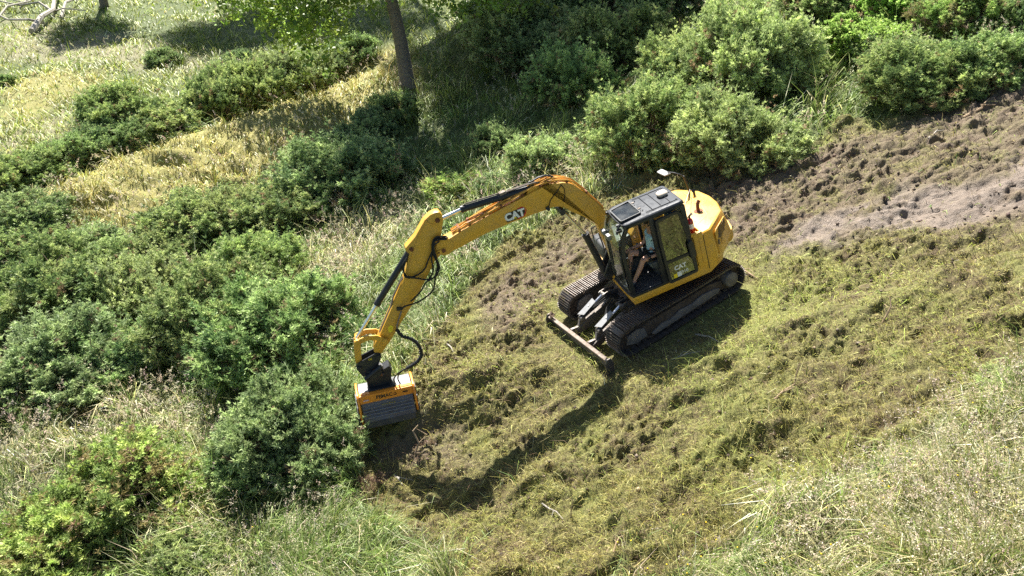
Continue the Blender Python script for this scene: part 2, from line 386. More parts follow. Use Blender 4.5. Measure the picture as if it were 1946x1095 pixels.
for k in ('mulch', 'soil', 'track', 'gold', 'pale', 'fresh'):
    a = gme.attributes.new(k, 'FLOAT', 'POINT'); a.data.foreach_set('value', Mk[k].ravel().astype(np.float32))
m, nt, b = new_mat('ground_cover')
A = {k: N(nt, 'ShaderNodeAttribute', attribute_name=k).outputs['Fac'] for k in ('mulch', 'soil', 'track', 'gold', 'pale', 'fresh')}
n_f = noise(nt, 22, 6, .68); n_m = noise(nt, 3.1, 5, .6); n_l = noise(nt, .7, 4, .55); n_c = noise(nt, 60, 4, .7)
grassc = ramp(nt, n_f.outputs[0], [(.3, (.028, .045, .010)), (.5, (.070, .10, .022)), (.7, (.17, .19, .05))]).outputs[0]
goldc = ramp(nt, n_f.outputs[0], [(.3, (.17, .155, .04)), (.6, (.37, .33, .10))]).outputs[0]
palec = ramp(nt, n_f.outputs[0], [(.3, (.10, .10, .045)), (.65, (.33, .29, .17))]).outputs[0]
g1 = mix(nt, mth(nt, 'MULTIPLY', A['pale'], .8), grassc, palec); g2 = mix(nt, mth(nt, 'MULTIPLY', A['gold'], .85), g1, goldc)
mul = ramp(nt, n_f.outputs[0], [(.28, (.022, .019, .008)), (.45, (.105, .093, .028)), (.62, (.235, .215, .07)), (.8, (.38, .345, .13))]).outputs[0]
mul2 = mix(nt, ramp(nt, n_m.outputs[0], [(.45, (0, 0, 0)), (.63, (.9, .9, .9))]).outputs[0], mul, ramp(nt, n_c.outputs[0], [(.3, (.045, .028, .014)), (.7, (.17, .12, .06))]).outputs[0])
mul3 = mix(nt, ramp(nt, n_l.outputs[0], [(.45, (0, 0, 0)), (.7, (.6, .6, .6))]).outputs[0], mul2, ramp(nt, n_c.outputs[0], [(.3, (.09, .105, .02)), (.7, (.28, .32, .07))]).outputs[0])
soilc = ramp(nt, n_c.outputs[0], [(.3, (.055, .034, .021)), (.5, (.145, .107, .068)), (.72, (.30, .24, .165))]).outputs[0]
soilf = mth(nt, 'MULTIPLY', A['soil'], ramp(nt, mth(nt, 'ADD', mth(nt, 'MULTIPLY', n_m.outputs[0], .6), mth(nt, 'MULTIPLY', n_l.outputs[0], .4)), [(.36, (0, 0, 0)), (.5, (1, 1, 1))]).outputs[0])
mm = mix(nt, soilf, mul3, soilc)
trc = ramp(nt, n_m.outputs[0], [(.3, (.125, .09, .064)), (.7, (.245, .19, .145))]).outputs[0]
mm = mix(nt, mth(nt, 'MULTIPLY', A['track'], .9), mm, trc)
fin = mix(nt, A['mulch'], g2, mm)
nt.links.new(fin, b.inputs['Base Color']); b.inputs['Roughness'].default_value = .85
rgh = mth(nt, 'SUBTRACT', .9, mth(nt, 'MULTIPLY', A['track'], .35)); nt.links.new(rgh, b.inputs['Roughness'])
bp = N(nt, 'ShaderNodeBump', inp={'Strength': .9, 'Distance': .05}); nt.links.new(mth(nt, 'ADD', n_f.outputs[0], mth(nt, 'MULTIPLY', n_c.outputs[0], .5)), bp.inputs['Height'])
nt.links.new(bp.outputs[0], b.inputs['Normal'])
g = link('ground', gme, m); tag(g, 'mulched and grassy hillside falling to the left', kind='structure')

# ------------------------------------------------------------------ blades: grass, seed heads, mulch
def polar(n, r0, r1, rs, half=44):
    r = np.exp(rs.uniform(math.log(r0), math.log(r1), n)); th = np.radians(rs.uniform(-half, half, n))
    return CAM[0] + r * np.sin(th), CAM[1] + r * np.cos(th), r
def blades(x, y, z, L, w, az, lean, col, curl=.5, side=None):
    """each blade: root pair, mid pair, tip; lean = angle from the vertical"""
    n = len(x); hx, hy = np.cos(az), np.sin(az)
    l1 = lean * .55; l2 = np.clip(lean * (1 + curl), 0, 2.4)
    p0 = np.stack([x, y, z], 1)
    d1 = np.stack([hx * np.sin(l1), hy * np.sin(l1), np.cos(l1)], 1); d2 = np.stack([hx * np.sin(l2), hy * np.sin(l2), np.cos(l2)], 1)
    p1 = p0 + d1 * (L * .5)[:, None]; p2 = p1 + d2 * (L * .55)[:, None]
    sa = rng.uniform(0, 2 * math.pi, n) if side is None else side
    s = np.stack([np.cos(sa), np.sin(sa), np.zeros(n)], 1) * (w * .5)[:, None]
    V = np.empty((n, 5, 3)); V[:, 0] = p0 - s; V[:, 1] = p0 + s; V[:, 2] = p1 - s * .8; V[:, 3] = p1 + s * .8; V[:, 4] = p2
    base = np.arange(n)[:, None] * 5
    T = np.concatenate([base + np.array([[0, 1, 2]]), base + np.array([[1, 3, 2]]), base + np.array([[2, 3, 4]])], 0)
    return V.reshape(-1, 3), T, np.repeat(col, 5, 0)
def pick(pal, wts, n, rs, jit=.18):
    pal = np.array(pal); i = rs.choice(len(pal), n, p=np.array(wts) / sum(wts)); c = pal[i] * (1 + rs.normal(0, jit, (n, 1))) * (1 + rs.normal(0, .05, (n, 3)))
    return np.clip(c, .004, .9)
# ------------------------------------------------------------------ excavator
_c, _s = math.cos(math.radians(-12.3678)), math.sin(math.radians(-12.3678))
RW = Matrix(((-0.8431, 0.4453, -0.3014), (-0.4739, -0.8802, 0.0254), (-0.2540, 0.1642, 0.9532)))
RW = RW.to_quaternion().to_matrix()
EX = empty('excavator'); EX.rotation_euler = RW.to_euler()
tag(EX, 'yellow tracked excavator with dark cab roof and long arm ending in an orange mulching head', 'excavator')
SW = Matrix(((_c, -_s, 0, 0), (_s, _c, 0, 0), (0, 0, 1, 0), (0, 0, 0, 1)))      # the upper body is slewed on its tracks
XS = np.array(RW) @ np.array(SW)[:3, :3]
def sy(px, py, y):
    """place of the photograph -> (x, z) on an upright plane of the upper body"""
    r = XS.T @ ray(px, py); o = XS.T @ CAM; k = (y - o[1]) / r[1]; q = o + k * r; return (float(q[0]), float(q[2]))
def syp(px, py, y): q = sy(px, py, y); return Vector((q[0], y, q[1]))
U = lambda: MB()
S_ = lambda: MB(SW)
def rpoly(pts, r, n=4):
    """rounded polygon"""
    out = []
    for i, p in enumerate(pts):
        a = Vector(pts[i - 1]); b_ = Vector(p); c = Vector(pts[(i + 1) % len(pts)])
        rr = min(r, (a - b_).length * .45, (c - b_).length * .45)
        p0 = b_ + (a - b_).normalized() * rr; p1 = b_ + (c - b_).normalized() * rr
        for k in range(n + 1):
            t = k / n; out.append(tuple(p0 * (1 - t) ** 2 + b_ * 2 * t * (1 - t) + p1 * t * t))
    return out
def inset(pts, d):
    c = Vector((sum(p[0] for p in pts) / len(pts), sum(p[1] for p in pts) / len(pts))); out = []
    n = len(pts)
    for i in range(n):
        a = Vector(pts[i - 1]); b_ = Vector(pts[i]); e = Vector(pts[(i + 1) % n])
        n1 = (b_ - a).normalized(); n2 = (e - b_).normalized()
        m1 = Vector((-n1.y, n1.x)); m2 = Vector((-n2.y, n2.x)); m_ = (m1 + m2)
        m_ = m_.normalized() if m_.length > 1e-6 else m1
        if m_.dot(c - b_) < 0: m_ = -m_
        out.append(tuple(b_ + m_ * d / max(.5, abs(m_.dot(m1)))))
    return out
def framed(mb, pts, w, y0, y1, ax='y'):
    """ring between an outline and its inset"""
    a = pts; b_ = inset(pts, w); n = len(a)
    f = {'y': lambda p, t: (p[0], t, p[1]), 'z': lambda p, t: (p[0], p[1], t), 'x': lambda p, t: (t, p[0], p[1])}[ax]
    vs = [f(p, y0) for p in a] + [f(p, y0) for p in b_] + [f(p, y1) for p in a] + [f(p, y1) for p in b_]
    fs = []
    for i in range(n):
        j = (i + 1) % n
        fs += [(i, j, n + j, n + i), (2 * n + i, 3 * n + i, 3 * n + j, 2 * n + j), (i, 2 * n + i, 2 * n + j, j), (n + i, n + j, 3 * n + j, 3 * n + i)]
    mb._add(vs, fs); return mb

# tracks
XS0, XI0, ZC, RT = -1.19, 1.30, 0.30, 0.29
def track_path(n):
    L = XI0 - XS0; P = 2 * L + 2 * math.pi * RT; out = []
    for i in range(n):
        d = (i + .5) / n * P
        if d < L: out.append((XS0 + d, ZC + RT - .018 * math.sin(math.pi * d / L), 0, 1))
        elif d < L + math.pi * RT:
            a = (d - L) / RT; out.append((XI0 + RT * math.sin(a), ZC + RT * math.cos(a), math.sin(a), math.cos(a)))
        elif d < 2 * L + math.pi * RT: out.append((XI0 - (d - L - math.pi * RT), ZC - RT, 0, -1))
        else:
            a = (d - 2 * L - math.pi * RT) / RT; out.append((XS0 - RT * math.sin(a), ZC - RT * math.cos(a), -math.sin(a), -math.cos(a)))
    return out, P
for sg in (1, -1):
    yc = sg * .935; m_ = U(); NS = 50; pth, P = track_path(NS); w = P / NS
    for (x, z, nx_, nz_) in pth:
        n_ = Vector((nx_, 0, nz_)); t_ = Vector((nz_, 0, -nx_)); R = Matrix((t_, Vector((0, 1, 0)), n_)).transposed()
        if R.determinant() < 0: R = Matrix((t_, Vector((0, -1, 0)), n_)).transposed()
        c = Vector((x, yc, z)); j = random.uniform(-.004, .004)
        m_.box(c, (w * .93, .45, .024), R)
        for k in (-.36, 0, .36): m_.box(c + n_ * (.026 + j) + t_ * k * w, (.014, .44, .032), R)
        m_.box(c - n_ * .03, (w * .7, .12, .05), R)
    tr = m_.build('track', 'track', EX)
    m_ = U(); o = yc + sg * .09
    m_.prism([(XS0 + .2, .16), (XI0 - .18, .14), (XI0 - .12, .30), (XI0 - .45, .42), (XS0 + .5, .43), (XS0 + .2, .36)], yc - .12, yc + .12)
    m_.box((.0, yc, .10), (1.9, .2, .06)); m_.bevel(.012, 2)
    m_.build('track_frame', 'darkmud', tr)
    if True:
        ms = U(); o1 = yc + sg * .10
        prof = [(-.85, .16), (.75, .10), (.82, .16), (.55, .25), (.35, .22), (.1, .30), (-.2, .27), (-.45, .33), (-.75, .30), (-.9, .24)]
        ms.prism(prof, yc + sg * .12, yc + sg * .165); ms.bevel(.015, 2); ms.build('mud_crust', 'mud', tr)
    m_ = U(); m_.cyl((XS0, yc - .05, ZC), (XS0, yc + .05, ZC), .235, 28)
    for k in range(20):
        a = 2 * math.pi * k / 20; m_.box((XS0 + .245 * math.cos(a), yc, ZC + .245 * math.sin(a)), (.04, .09, .03), Matrix.Rotation(-a, 3, 'Y'))
    sp = m_.build('sprocket', 'darkmud', tr)
    m_ = U(); m_.tube([(XS0, yc + sg * .05, ZC), (XS0, yc + sg * .19, ZC), (XS0, yc + sg * .205, ZC)], [.16, .15, .125], 28); m_.build('hub', 'mud', tr)
    m_ = U(); m_.cyl((XI0, yc - .06, ZC), (XI0, yc + .06, ZC), .24, 28); m_.cyl((XI0, yc - .09, ZC), (XI0, yc + .09, ZC), .09, 16)
    m_.build('idler_wheel', 'darkmud', tr)
    m_ = U(); m_.prism([(XI0 - .02, .38), (XI0 + .08, .2), (XI0 - .12, .13), (XI0 - .34, .16), (XI0 - .36, .36), (XI0 - .2, .42)], yc - sg * .10, yc - sg * .15)
    m_.prism([(XI0 + .02, .38), (XI0 + .1, .22), (XI0 - .12, .13), (XI0 - .4, .16), (XI0 - .36, .36), (XI0 - .2, .42)], yc + sg * .10, yc + sg * .14)
    m_.bevel(.01, 2).build('idler_guard', 'mud', tr)
    for k in range(5):
        x = XS0 + .42 + k * .39; m_ = U(); m_.cyl((x, yc - .1, .115), (x, yc + .1, .115), .085, 16); m_.build('track_roller', 'darkmud', tr)
m_ = U()
m_.box((0, 0, .48), (.95, .95, .2)); m_.beam((.2, .4, .45), (.55, .86, .32), .26, .16); m_.beam((.2, -.4, .45), (.55, -.86, .32), .26, .16)
m_.beam((-.2, .4, .45), (-.55, .86, .32), .26, .16); m_.beam((-.2, -.4, .45), (-.55, -.86, .32), .26, .16); m_.box((.62, 0, .42), (.42, .95, .16)); m_.bevel(.02, 2)
m_.build('undercarriage_frame', 'steel', EX)
m_ = U(); m_.cyl((0, 0, .56), (0, 0, .80), .46, 36); m_.build('slew_ring', 'darkmud', EX)

# dozer blade
m_ = U()
m_.prism([(1.85, .20), (1.935, .205), (1.94, .18), (1.90, .14), (1.87, .02), (1.90, -.1), (1.97, -.19), (1.93, -.2), (1.83, -.1), (1.81, .03), (1.83, .14)], -1.14, 1.14); m_.bevel(.006, 1)
bl = m_.build('dozer_blade', 'bare', EX)
for sg in (1, -1):
    m_ = U(); m_.prism([(1.80, .12), (1.84, .24), (1.92, .245), (1.99, .15), (2.01, -.17), (1.93, -.2), (1.82, -.12)], sg * 1.142, sg * 1.175); m_.bevel(.006, 1); m_.build('end_plate', 'steel', bl)
    m_ = U(); m_.beam((1.84, sg * .36, .02), (1.5, sg * .33, .12), .12, .16); m_.beam((1.52, sg * .33, .12), (.72, sg * .31, .34), .11, .17)
    m_.prism([(1.84, .2), (1.86, .0), (1.55, .05), (1.45, .22), (1.52, .31), (1.60, .30), (1.66, .17)], sg * .33 - .035, sg * .33 + .035)
    m_.cyl((1.53, sg * .33 - .07, .30), (1.53, sg * .33 + .07, .30), .055, 16); m_.cyl((.74, sg * .31 - .09, .34), (.74, sg * .31 + .09, .34), .09, 16)
    m_.bevel(.008, 1); m_.build('push_arm', 'steel', bl)
    m_ = U(); m_.cyl((1.53, sg * .33, .31), (1.32, sg * .33, .40), .052, 18); m_.build('lift_cylinder', 'black', bl)
    m_ = U(); m_.cyl((1.34, sg * .33, .395), (.92, sg * .32, .56), .03, 14); m_.build('cylinder_rod', 'chrome', bl)
    m_ = U(); m_.prism([(1.56, sg * .33 - .07), (1.50, sg * .33 + .09), (1.16, sg * .33 + .075), (1.14, sg * .33 - .085)], 0, .008, 'z')
    for v in m_.bm.verts: v.co.z += .40 + (1.5 - v.co.x) * .38
    m_.prism([(1.56, .375), (1.14, .535), (1.16, .44), (1.5, .31)], sg * .33 - .09, sg * .33 - .082)
    m_.cyl((1.3, sg * .33, .48), (1.3, sg * .33, .492), .017, 12); m_.build('cylinder_guard', 'greydust', bl, True, 30)
    m_ = U(); m_.prism([(.98, .60), (.98, .48), (.62, .40), (.60, .56), (.8, .62)], sg * .32 - .09, sg * .32 - .06); m_.prism([(.98, .60), (.98, .48), (.62, .40), (.60, .56), (.8, .62)], sg * .32 + .06, sg * .32 + .09)
    m_.cyl((.92, sg * .32 - .11, .555), (.92, sg * .32 + .11, .555), .045, 16); m_.bevel(.006, 1); m_.build('cylinder_bracket', 'steel', bl)
m_ = U()
for k in range(3):
    y0 = .05 + .05 * k; m_.tube([(.7, y0, .5), (.95, y0 + .05, .62 - .03 * k), (1.15, y0 + .1, .55), (1.3, .25, .45), (1.36, .31, .40)], .014, 8)
    m_.tube([(.7, -y0, .5), (.95, -y0, .60 + .02 * k), (1.15, -y0 - .06, .54), (1.34, -.31, .40)], .014, 8)
m_.build('hydraulic_hose', 'rubber', bl)
m_ = U()
for k in range(5): m_.tube([(1.86 + .01 * k, -1.12 + .03 * k, .22), (1.84, -1.10 + .04 * k, .30), (1.90, -1.05 + .03 * k, .27), (1.94, -1.0, .2)], .012, 6)
m_.build('tangled_root', 'twig', bl)

# deck frame and body panels
deck = [(.70, 1.10), (.72, .2), (.72, -1.05), (-.9, -1.05), (-1.3, -.9), (-1.6, -.4), (-1.6, .4), (-1.3, .85), (-.92, 1.08)]
m_ = S_(); m_.prism(deck, .83, .985, 'z'); m_.bevel(.02, 2); m_.build('deck_frame', 'yellow', EX)
def out_ring(z, s, bx=0.0, ins=0.0):
    body = [(-.668, 1.075), (-.90, 1.085), (-1.09, 1.06), (-1.36, .82), (-1.60, .57), (-1.71, .2), (-1.73, -.15), (-1.67, -.52), (-1.40, -.92), (-1.0, -1.06), (-.5, -1.06), (-.12, -1.06), (-.12, -.34), (-.668, -.34)]
    r = []
    for i, (x, y) in enumerate(body):
        k = max(0, min(1, (-x - .9) / .5)); sc = 1 + (s - 1) * k
        r.append((x * (1 + (s - 1) * k) - bx * k, y * sc, z))
    if ins: q = inset([(p[0], p[1]) for p in r], ins); r = [(a, b_, z) for a, b_ in q]
    return [Vector(p) for p in r]
m_ = S_()
m_.loft([out_ring(.87, .90), out_ring(.93, .97), out_ring(1.03, 1.03), out_ring(1.22, 1.055), out_ring(1.45, 1.03), out_ring(1.66, .995), out_ring(1.705, .985, 0, .006), out_ring(1.725, .975, 0, .03)])
eb = m_.build('engine_cover', 'yellow', EX, True, 30)
eb.data.materials[0] = MAT['yellow']
# seams, hatch lines, side door recess, bolts on the deck
m_ = S_()
for a, b_ in (((-.905, 1.091, .93), (-.905, 1.091, 1.70)),): m_.beam(a, b_, .012, .006, (0, 1, 0))
for a, b_ in (((-.905, 1.07, 1.727), (-.905, .80, 1.727)), ((-.905, .80, 1.727), (-1.30, .52, 1.727)), ((-1.30, .52, 1.727), (-1.40, .05, 1.727)), ((-1.40, .05, 1.727), (-1.12, -.45, 1.727)), ((-1.12, -.45, 1.727), (-.69, -.52, 1.727)), ((-1.40, .05, 1.727), (-1.38, -.62, 1.727))):
    m_.beam(a, b_, .010, .004)
for p in ((-1.2, .5), (-1.28, .2), (-1.0, .6), (-1.22, -.2), (-.95, -.4), (-1.05, .1), (-.8, .3), (-1.5, .0), (-1.5, .3)): m_.cyl((p[0], p[1], 1.722), (p[0], p[1], 1.731), .012, 8)
m_.build('panel_seam', 'logo_black', eb)
m_ = S_(); m_.prism(rpoly([(-.70, 1.05), (-.70, 1.75), (-.80, 1.78), (-.89, 1.79), (-.89, 1.03)], .03), 1.085, 1.115); m_.bevel(.012, 2); m_.build('side_door', 'yellow', eb)
m_ = S_(); m_.prism(rpoly([(-.795, 1.12), (-.795, 1.76), (-.885, 1.77), (-.885, 1.10)], .02), 1.10, 1.128); m_.bevel(.01, 2); m_.build('side_door', 'yellow', eb)
m_ = S_(); framed(m_, [(-.672, 1.10), (-.89, 1.10), (-.89, .82), (-.672, .82)], .035, 1.72, 1.79, 'z'); m_.bevel(.008, 1); m_.build('service_recess', 'yellow', eb)
# grille panel on the chamfered rear corner
pa = Vector((-1.13, 1.035, 0)); pb = Vector((-1.56, .62, 0)); gd = (pb - pa).normalized(); gn = Vector((gd.y, -gd.x, 0)) 
if gn.dot(Vector((-1, 1, 0))) < 0: gn = -gn
GR = Matrix((gd, Vector((0, 0, 1)), gn)).transposed(); gl = (pb - pa).length
def gp(u, v, o=0): return pa + gd * (u * gl) + Vector((0, 0, v)) + gn * (o + .034)
def gplate(mb, pts, o0, o1):
    n = len(pts); vs = [gp(u, v, o0) for u, v in pts] + [gp(u, v, o1) for u, v in pts]
    mb._add(vs, [tuple(range(n)), tuple(range(2 * n - 1, n - 1, -1))] + [(i, i + n, (i + 1) % n + n, (i + 1) % n) for i in range(n)])
m_ = S_(); gplate(m_, [(.04, 1.12), (.02, 1.60), (.12, 1.64), (.92, 1.64), (.97, 1.56), (.90, 1.22), (.35, 1.10)], -.01, .012); m_.bevel(.006, 1); gpn = m_.build('grille_panel', 'yellow_dusty', eb)
m_ = S_(); gplate(m_, [(.16, 1.43), (.30, 1.61), (.82, 1.62), (.88, 1.54), (.72, 1.40), (.36, 1.37)], .013, .019); gplate(m_, [(.28, 1.17), (.36, 1.33), (.72, 1.37), (.78, 1.33), (.50, 1.20)], .013, .019); m_.build('vent_grille', 'darkmud', gpn)
m_ = S_()
for vv in np.arange(1.18, 1.6, .02): 
    m_.beam(gp(.3, vv, .02), gp(.76, vv + .015, .02), .004, .004) if not (1.35 < vv < 1.38) else None
m_.build('grille_bar', 'yellow_dusty', gpn)
m_ = S_(); m_.box(gp(.12, 1.36, .016), (.05, .09, .02), GR); m_.build('door_latch', 'black', gpn)
# counterweight lump and bumper
m_ = S_(); m_.prism(rpoly([(-1.45, .60), (-1.62, .66), (-1.76, .52), (-1.84, .2), (-1.84, -.4), (-1.60, -.6)], .05), 1.02, 1.22, 'z'); m_.bevel(.03, 3); m_.build('counterweight', 'yellow_dusty', EX)
m_ = S_(); m_.tube([(-1.24, .28, 1.70), (-1.24, .28, 1.80), (-1.26, .26, 1.87), (-1.31, .24, 1.92)], [.034, .034, .034, .036], 14); m_.cyl((-1.24, .28, 1.722), (-1.24, .28, 1.735), .085, 20); m_.build('exhaust_pipe', 'rust', eb)
# right hand front box, tank and rails
m_ = S_(); m_.prism(rpoly([(.02, 1.0), (.68, 1.0), (.70, 1.18), (.62, 1.40), (.02, 1.46)], .04), -1.06, -.38); m_.bevel(.02, 2); tb = m_.build('tool_box', 'greybox', EX)
m_ = S_(); m_.prism([(.70, .99), (.735, 1.0), (.72, 1.17), (.69, 1.17)], -1.05, -.36); m_.build('lower_panel', 'yellow', tb)
m_ = S_(); m_.tube([(.60, -.45, 1.40), (.62, -.45, 1.72), (.55, -.45, 1.80), (.3, -.45, 1.80), (.22, -.45, 1.74), (.20, -.45, 1.44)], .016, 8); m_.build('hand_rail', 'black', tb)
m_ = S_(); m_.tube([(.62, -1.0, 1.38), (.62, -1.0, 1.6), (.3, -1.0, 1.66), (.2, -1.0, 1.42)], .016, 8); m_.build('hand_rail', 'black', tb)
m_ = S_(); m_.box((.73, -.62, 1.02), (.01, .12, .05)); m_.build('amber_reflector', 'orange', tb)
m_ = S_(); m_.box((.735, -.8, 1.04), (.01, .07, .04)); m_.build('amber_reflector', 'orange', tb)
# right side fuel tank area between box and engine
m_ = S_(); m_.prism(rpoly([(-.12, 1.0), (.02, 1.0), (.02, 1.45), (-.12, 1.6)], .02), -1.05, -.35); m_.bevel(.015, 2); m_.build('tank_cover', 'yellow', EX)
# swing post for the boom
m_ = S_(); m_.prism([(.15, .88), (.80, .9), (.88, 1.05), (.62, 1.42), (.42, 1.48), (.25, 1.3)], -.26, -.20); m_.prism([(.15, .88), (.80, .9), (.88, 1.05), (.62, 1.42), (.42, 1.48), (.25, 1.3)], .0, .06)
m_.cyl((.50, -.27, 1.34), (.50, .07, 1.34), .07, 20); m_.cyl((.80, -.27, 1.02), (.80, .07, 1.02), .05, 16); m_.bevel(.008, 1); m_.build('swing_post', 'black', EX)

# cab
YL, YR, ZFL, ZT = 1.08, .22, 1.0, 2.44
m_ = S_()
m_.prism([(.70, 1.09), (.74, .9), (.74, .22), (-.66, .22), (-.66, 1.09)], .988, 1.03, 'z')
def pillar(pts, wx, wy, y): 
    for a, b_ in zip(pts[:-1], pts[1:]): m_.beam((a[0], y, a[1]), (b_[0], y, b_[1]), wy, wx, (0, 1, 0))
for y in (YL - .03, YR + .03):
    m_.prism([(.62, 1.0), (.705, 1.0), (.69, 1.9), (.67, 2.05), (.60, 2.28), (.50, 2.43), (.40, 2.49), (.30, 2.46), (.42, 2.42), (.53, 2.26), (.60, 2.03), (.62, 1.9)], y - .03, y + .03)
    m_.prism([(-.66, 1.0), (-.59, 1.0), (-.585, 2.45), (-.66, 2.45)], y - .03, y + .03)
m_.prism([(-.06, 1.0), (.055, 1.0), (.03, 2.46), (-.06, 2.46)], YL - .06, YL + .005)
m_.box((-.02, YR + .03, 1.72), (.06, .05, 1.45))
m_.box((0.0, YR + .03, 1.32), (1.3, .045, .06)); m_.box((0, YR + .03, 2.44), (1.1, .06, .07)); m_.box((-.05, YL - .03, 2.44), (1.15, .06, .07))
m_.box((-.63, .65, 1.32), (.05, .8, .65)); m_.box((-.63, .65, 2.42), (.05, .84, .08)); m_.box((.69, .65, 1.08), (.05, .8, .13)); m_.box((.47, .65, 2.44), (.06, .84, .04))
m_.box((-.64, YL - .04, 1.72), (.09, .1, 1.42)); m_.bevel(.01, 2)
cab = m_.build('cab', 'black', EX)
m_ = S_(); roof = rpoly([(.52, 1.07), (.54, .30), (.40, .215), (-.64, .205), (-.69, .26), (-.69, 1.06), (-.62, 1.10), (.42, 1.10)], .06, 4)
ri = inset(roof, .05)
m_.loft([[Vector((x, y, 2.455)) for x, y in roof], [Vector((x, y, 2.50)) for x, y in roof], [Vector((x, y, 2.523 - .03 * max(0, x - .1))) for x, y in inset(roof, .02)], [Vector((x, y, 2.532 - .05 * max(0, x - .1))) for x, y in ri]])
rf = m_.build('cab_roof', 'roof', cab, True, 30)
m_ = S_()
for x in (-.12, -.30, -.48): m_.beam((x, .30, 2.536), (x, 1.00, 2.536), .012, .012)
m_.beam((-.62, .98, 2.536), (.02, .98, 2.536), .012, .012); m_.beam((-.62, .32, 2.536), (.02, .32, 2.536), .012, .012)
for p in ((-.6, .34), (-.6, .95), (.0, .4), (.03, .85), (-.62, .6)): m_.cyl((p[0], p[1], 2.53), (p[0], p[1], 2.545), .014, 8)
m_.bevel(.003, 1).build('roof_rib', 'roof', cab)
m_ = S_(); hp = rpoly([(.09, .33), (.09, .95), (.52, .99), (.52, .42)], .05)
framed(m_, hp, .022, 2.515, 2.56, 'z'); hf = m_.build('roof_hatch', 'black', cab)
m_ = S_(); m_.prism(inset(hp, .02), 2.535, 2.547, 'z'); m_.build('roof_window', 'glass_roof', cab)
m_ = S_(); m_.box((.07, .50, 2.56), (.05, .04, .02)); m_.build('hatch_hinge', 'bare', cab)
m_ = S_(); m_.box((.07, .80, 2.56), (.05, .04, .02)); m_.build('hatch_hinge', 'bare', cab)
m_ = S_(); dp = rpoly([(-.38, .52), (-.38, .70), (-.58, .70), (-.58, .52)], .07, 5)
m_.loft([[Vector((x, y, 2.535)) for x, y in inset(dp, .015)], [Vector((x, y, 2.56)) for x, y in dp], [Vector((x, y, 2.585)) for x, y in dp], [Vector((x, y, 2.605)) for x, y in inset(dp, .018)], [Vector((x, y, 2.61)) for x, y in inset(dp, .04)]]); m_.build('antenna_dome', 'cream', cab)
# windscreen: bulged glass leaning back under the roof
m_ = S_(); prof = [(.50, 2.47), (.60, 2.36), (.68, 2.18), (.715, 1.98), (.725, 1.6), (.725, 1.16)]
vs = []; 
for x, z in prof: vs += [(x, .26, z), (x + .015, .45, z), (x + .02, .65, z), (x + .015, .85, z), (x, 1.035, z)]
m_._add(vs, [(r * 5 + i, r * 5 + i + 1, (r + 1) * 5 + i + 1, (r + 1) * 5 + i) for r in range(5) for i in range(4)]); m_.build('windscreen', 'glass_clear', cab)
m_ = S_(); m_.tube([(.515, .28, 2.50), (.545, .7, 2.50), (.52, 1.05, 2.49)], .02, 8); m_.tube([(.52, .95, 2.50), (.62, 1.0, 2.44), (.66, 1.02, 2.36)], .02, 8); m_.box((.60, 1.0, 2.40), (.10, .08, .05)); m_.box((.56, .93, 2.47), (.09, .05, .05))
m_.build('visor_rail', 'black', cab)
m_ = S_(); m_.tube([(.74, .40, 1.2), (.75, .6, 1.7), (.74, .63, 2.0)], .009, 6); m_.build('wiper', 'black', cab)
m_ = S_()
m_.box((.72, .36, 2.16), (.07, .13, .10)); m_.bevel(.015, 2); m_.build('work_lamp', 'greydust', cab)
m_ = S_(); m_.box((.72, .62, 2.16), (.07, .13, .10)); m_.bevel(.015, 2); m_.build('work_lamp', 'greydust', cab)
# panes right and rear
m_ = S_(); m_.box((.31, YR + .03, 1.88), (.55, .008, 1.05)); m_.box((-.31, YR + .03, 1.88), (.52, .008, 1.05)); m_.build('side_window', 'glass_clear', cab)
m_ = S_(); m_.box((-.63, .65, 2.01), (.008, .78, .74)); m_.build('rear_window', 'glass_clear', cab)
m_ = S_(); m_.box((.30, YR + .06, 1.16), (.66, .03, .28)); m_.box((-.3, YR + .06, 1.16), (.5, .03, .28)); m_.build('side_lining', 'greybox', cab)
# sticker on the inner right window
m_ = S_(); m_.box((.22, YR + .045, 2.07), (.11, .004, .24)); m_.build('warning_sticker', 'sticker_yellow', cab)
# door folded back against the side
m_ = S_(); dpts = rpoly([(-.055, .985), (-.04, 1.9), (-.055, 2.38), (-.50, 2.40), (-.56, 2.33), (-.63, 1.75), (-.655, 1.0)], .05, 4)
framed(m_, dpts, .052, 1.10, 1.145); m_.beam((-.06, 1.122, 1.445), (-.63, 1.122, 1.445), .04, .055); dr = m_.build('cab_door', 'black', EX); dr.parent = cab
m_ = S_(); m_.prism([(-.10, 1.47), (-.10, 2.34), (-.50, 2.35), (-.60, 1.74), (-.61, 1.47)], 1.118, 1.126); m_.build('door_window', 'glass_green', cab)
m_ = S_(); m_.prism([(-.10, 1.04), (-.10, 1.42), (-.61, 1.42), (-.61, 1.05)], 1.118, 1.126); m_.build('lower_door_window', 'glass_green', cab)
m_ = S_(); m_.prism(rpoly([(-.11, 1.03), (-.17, 1.30), (-.28, 1.40), (-.48, 1.47), (-.56, 1.72), (-.60, 1.78), (-.61, 1.03)], .04), 1.086, 1.10); m_.build('yellow_side_panel', 'yellow_dusty', cab)
m_ = S_(); m_.prism(rpoly([(-.555, 1.34), (-.545, 1.66), (-.59, 1.74), (-.655, 1.70), (-.665, 1.40), (-.62, 1.31)], .03), 1.14, 1.20); m_.bevel(.015, 2); m_.build('door_handle', 'black', cab)
RTXT = Matrix(((-1, 0, 0), (0, 0, 1), (0, 1, 0))).transposed()     # letters read from the left side: x to the rear, up, facing out
RTXT = Matrix((Vector((-1, 0, 0)), Vector((0, 0, 1)), Vector((0, 1, 0)))).transposed()
m_ = S_(); m_.text('CAT', .125, RTXT, (-.33, 1.128, 1.255), .003, .004); m_.build('door_lettering', 'logo_white', cab, False)
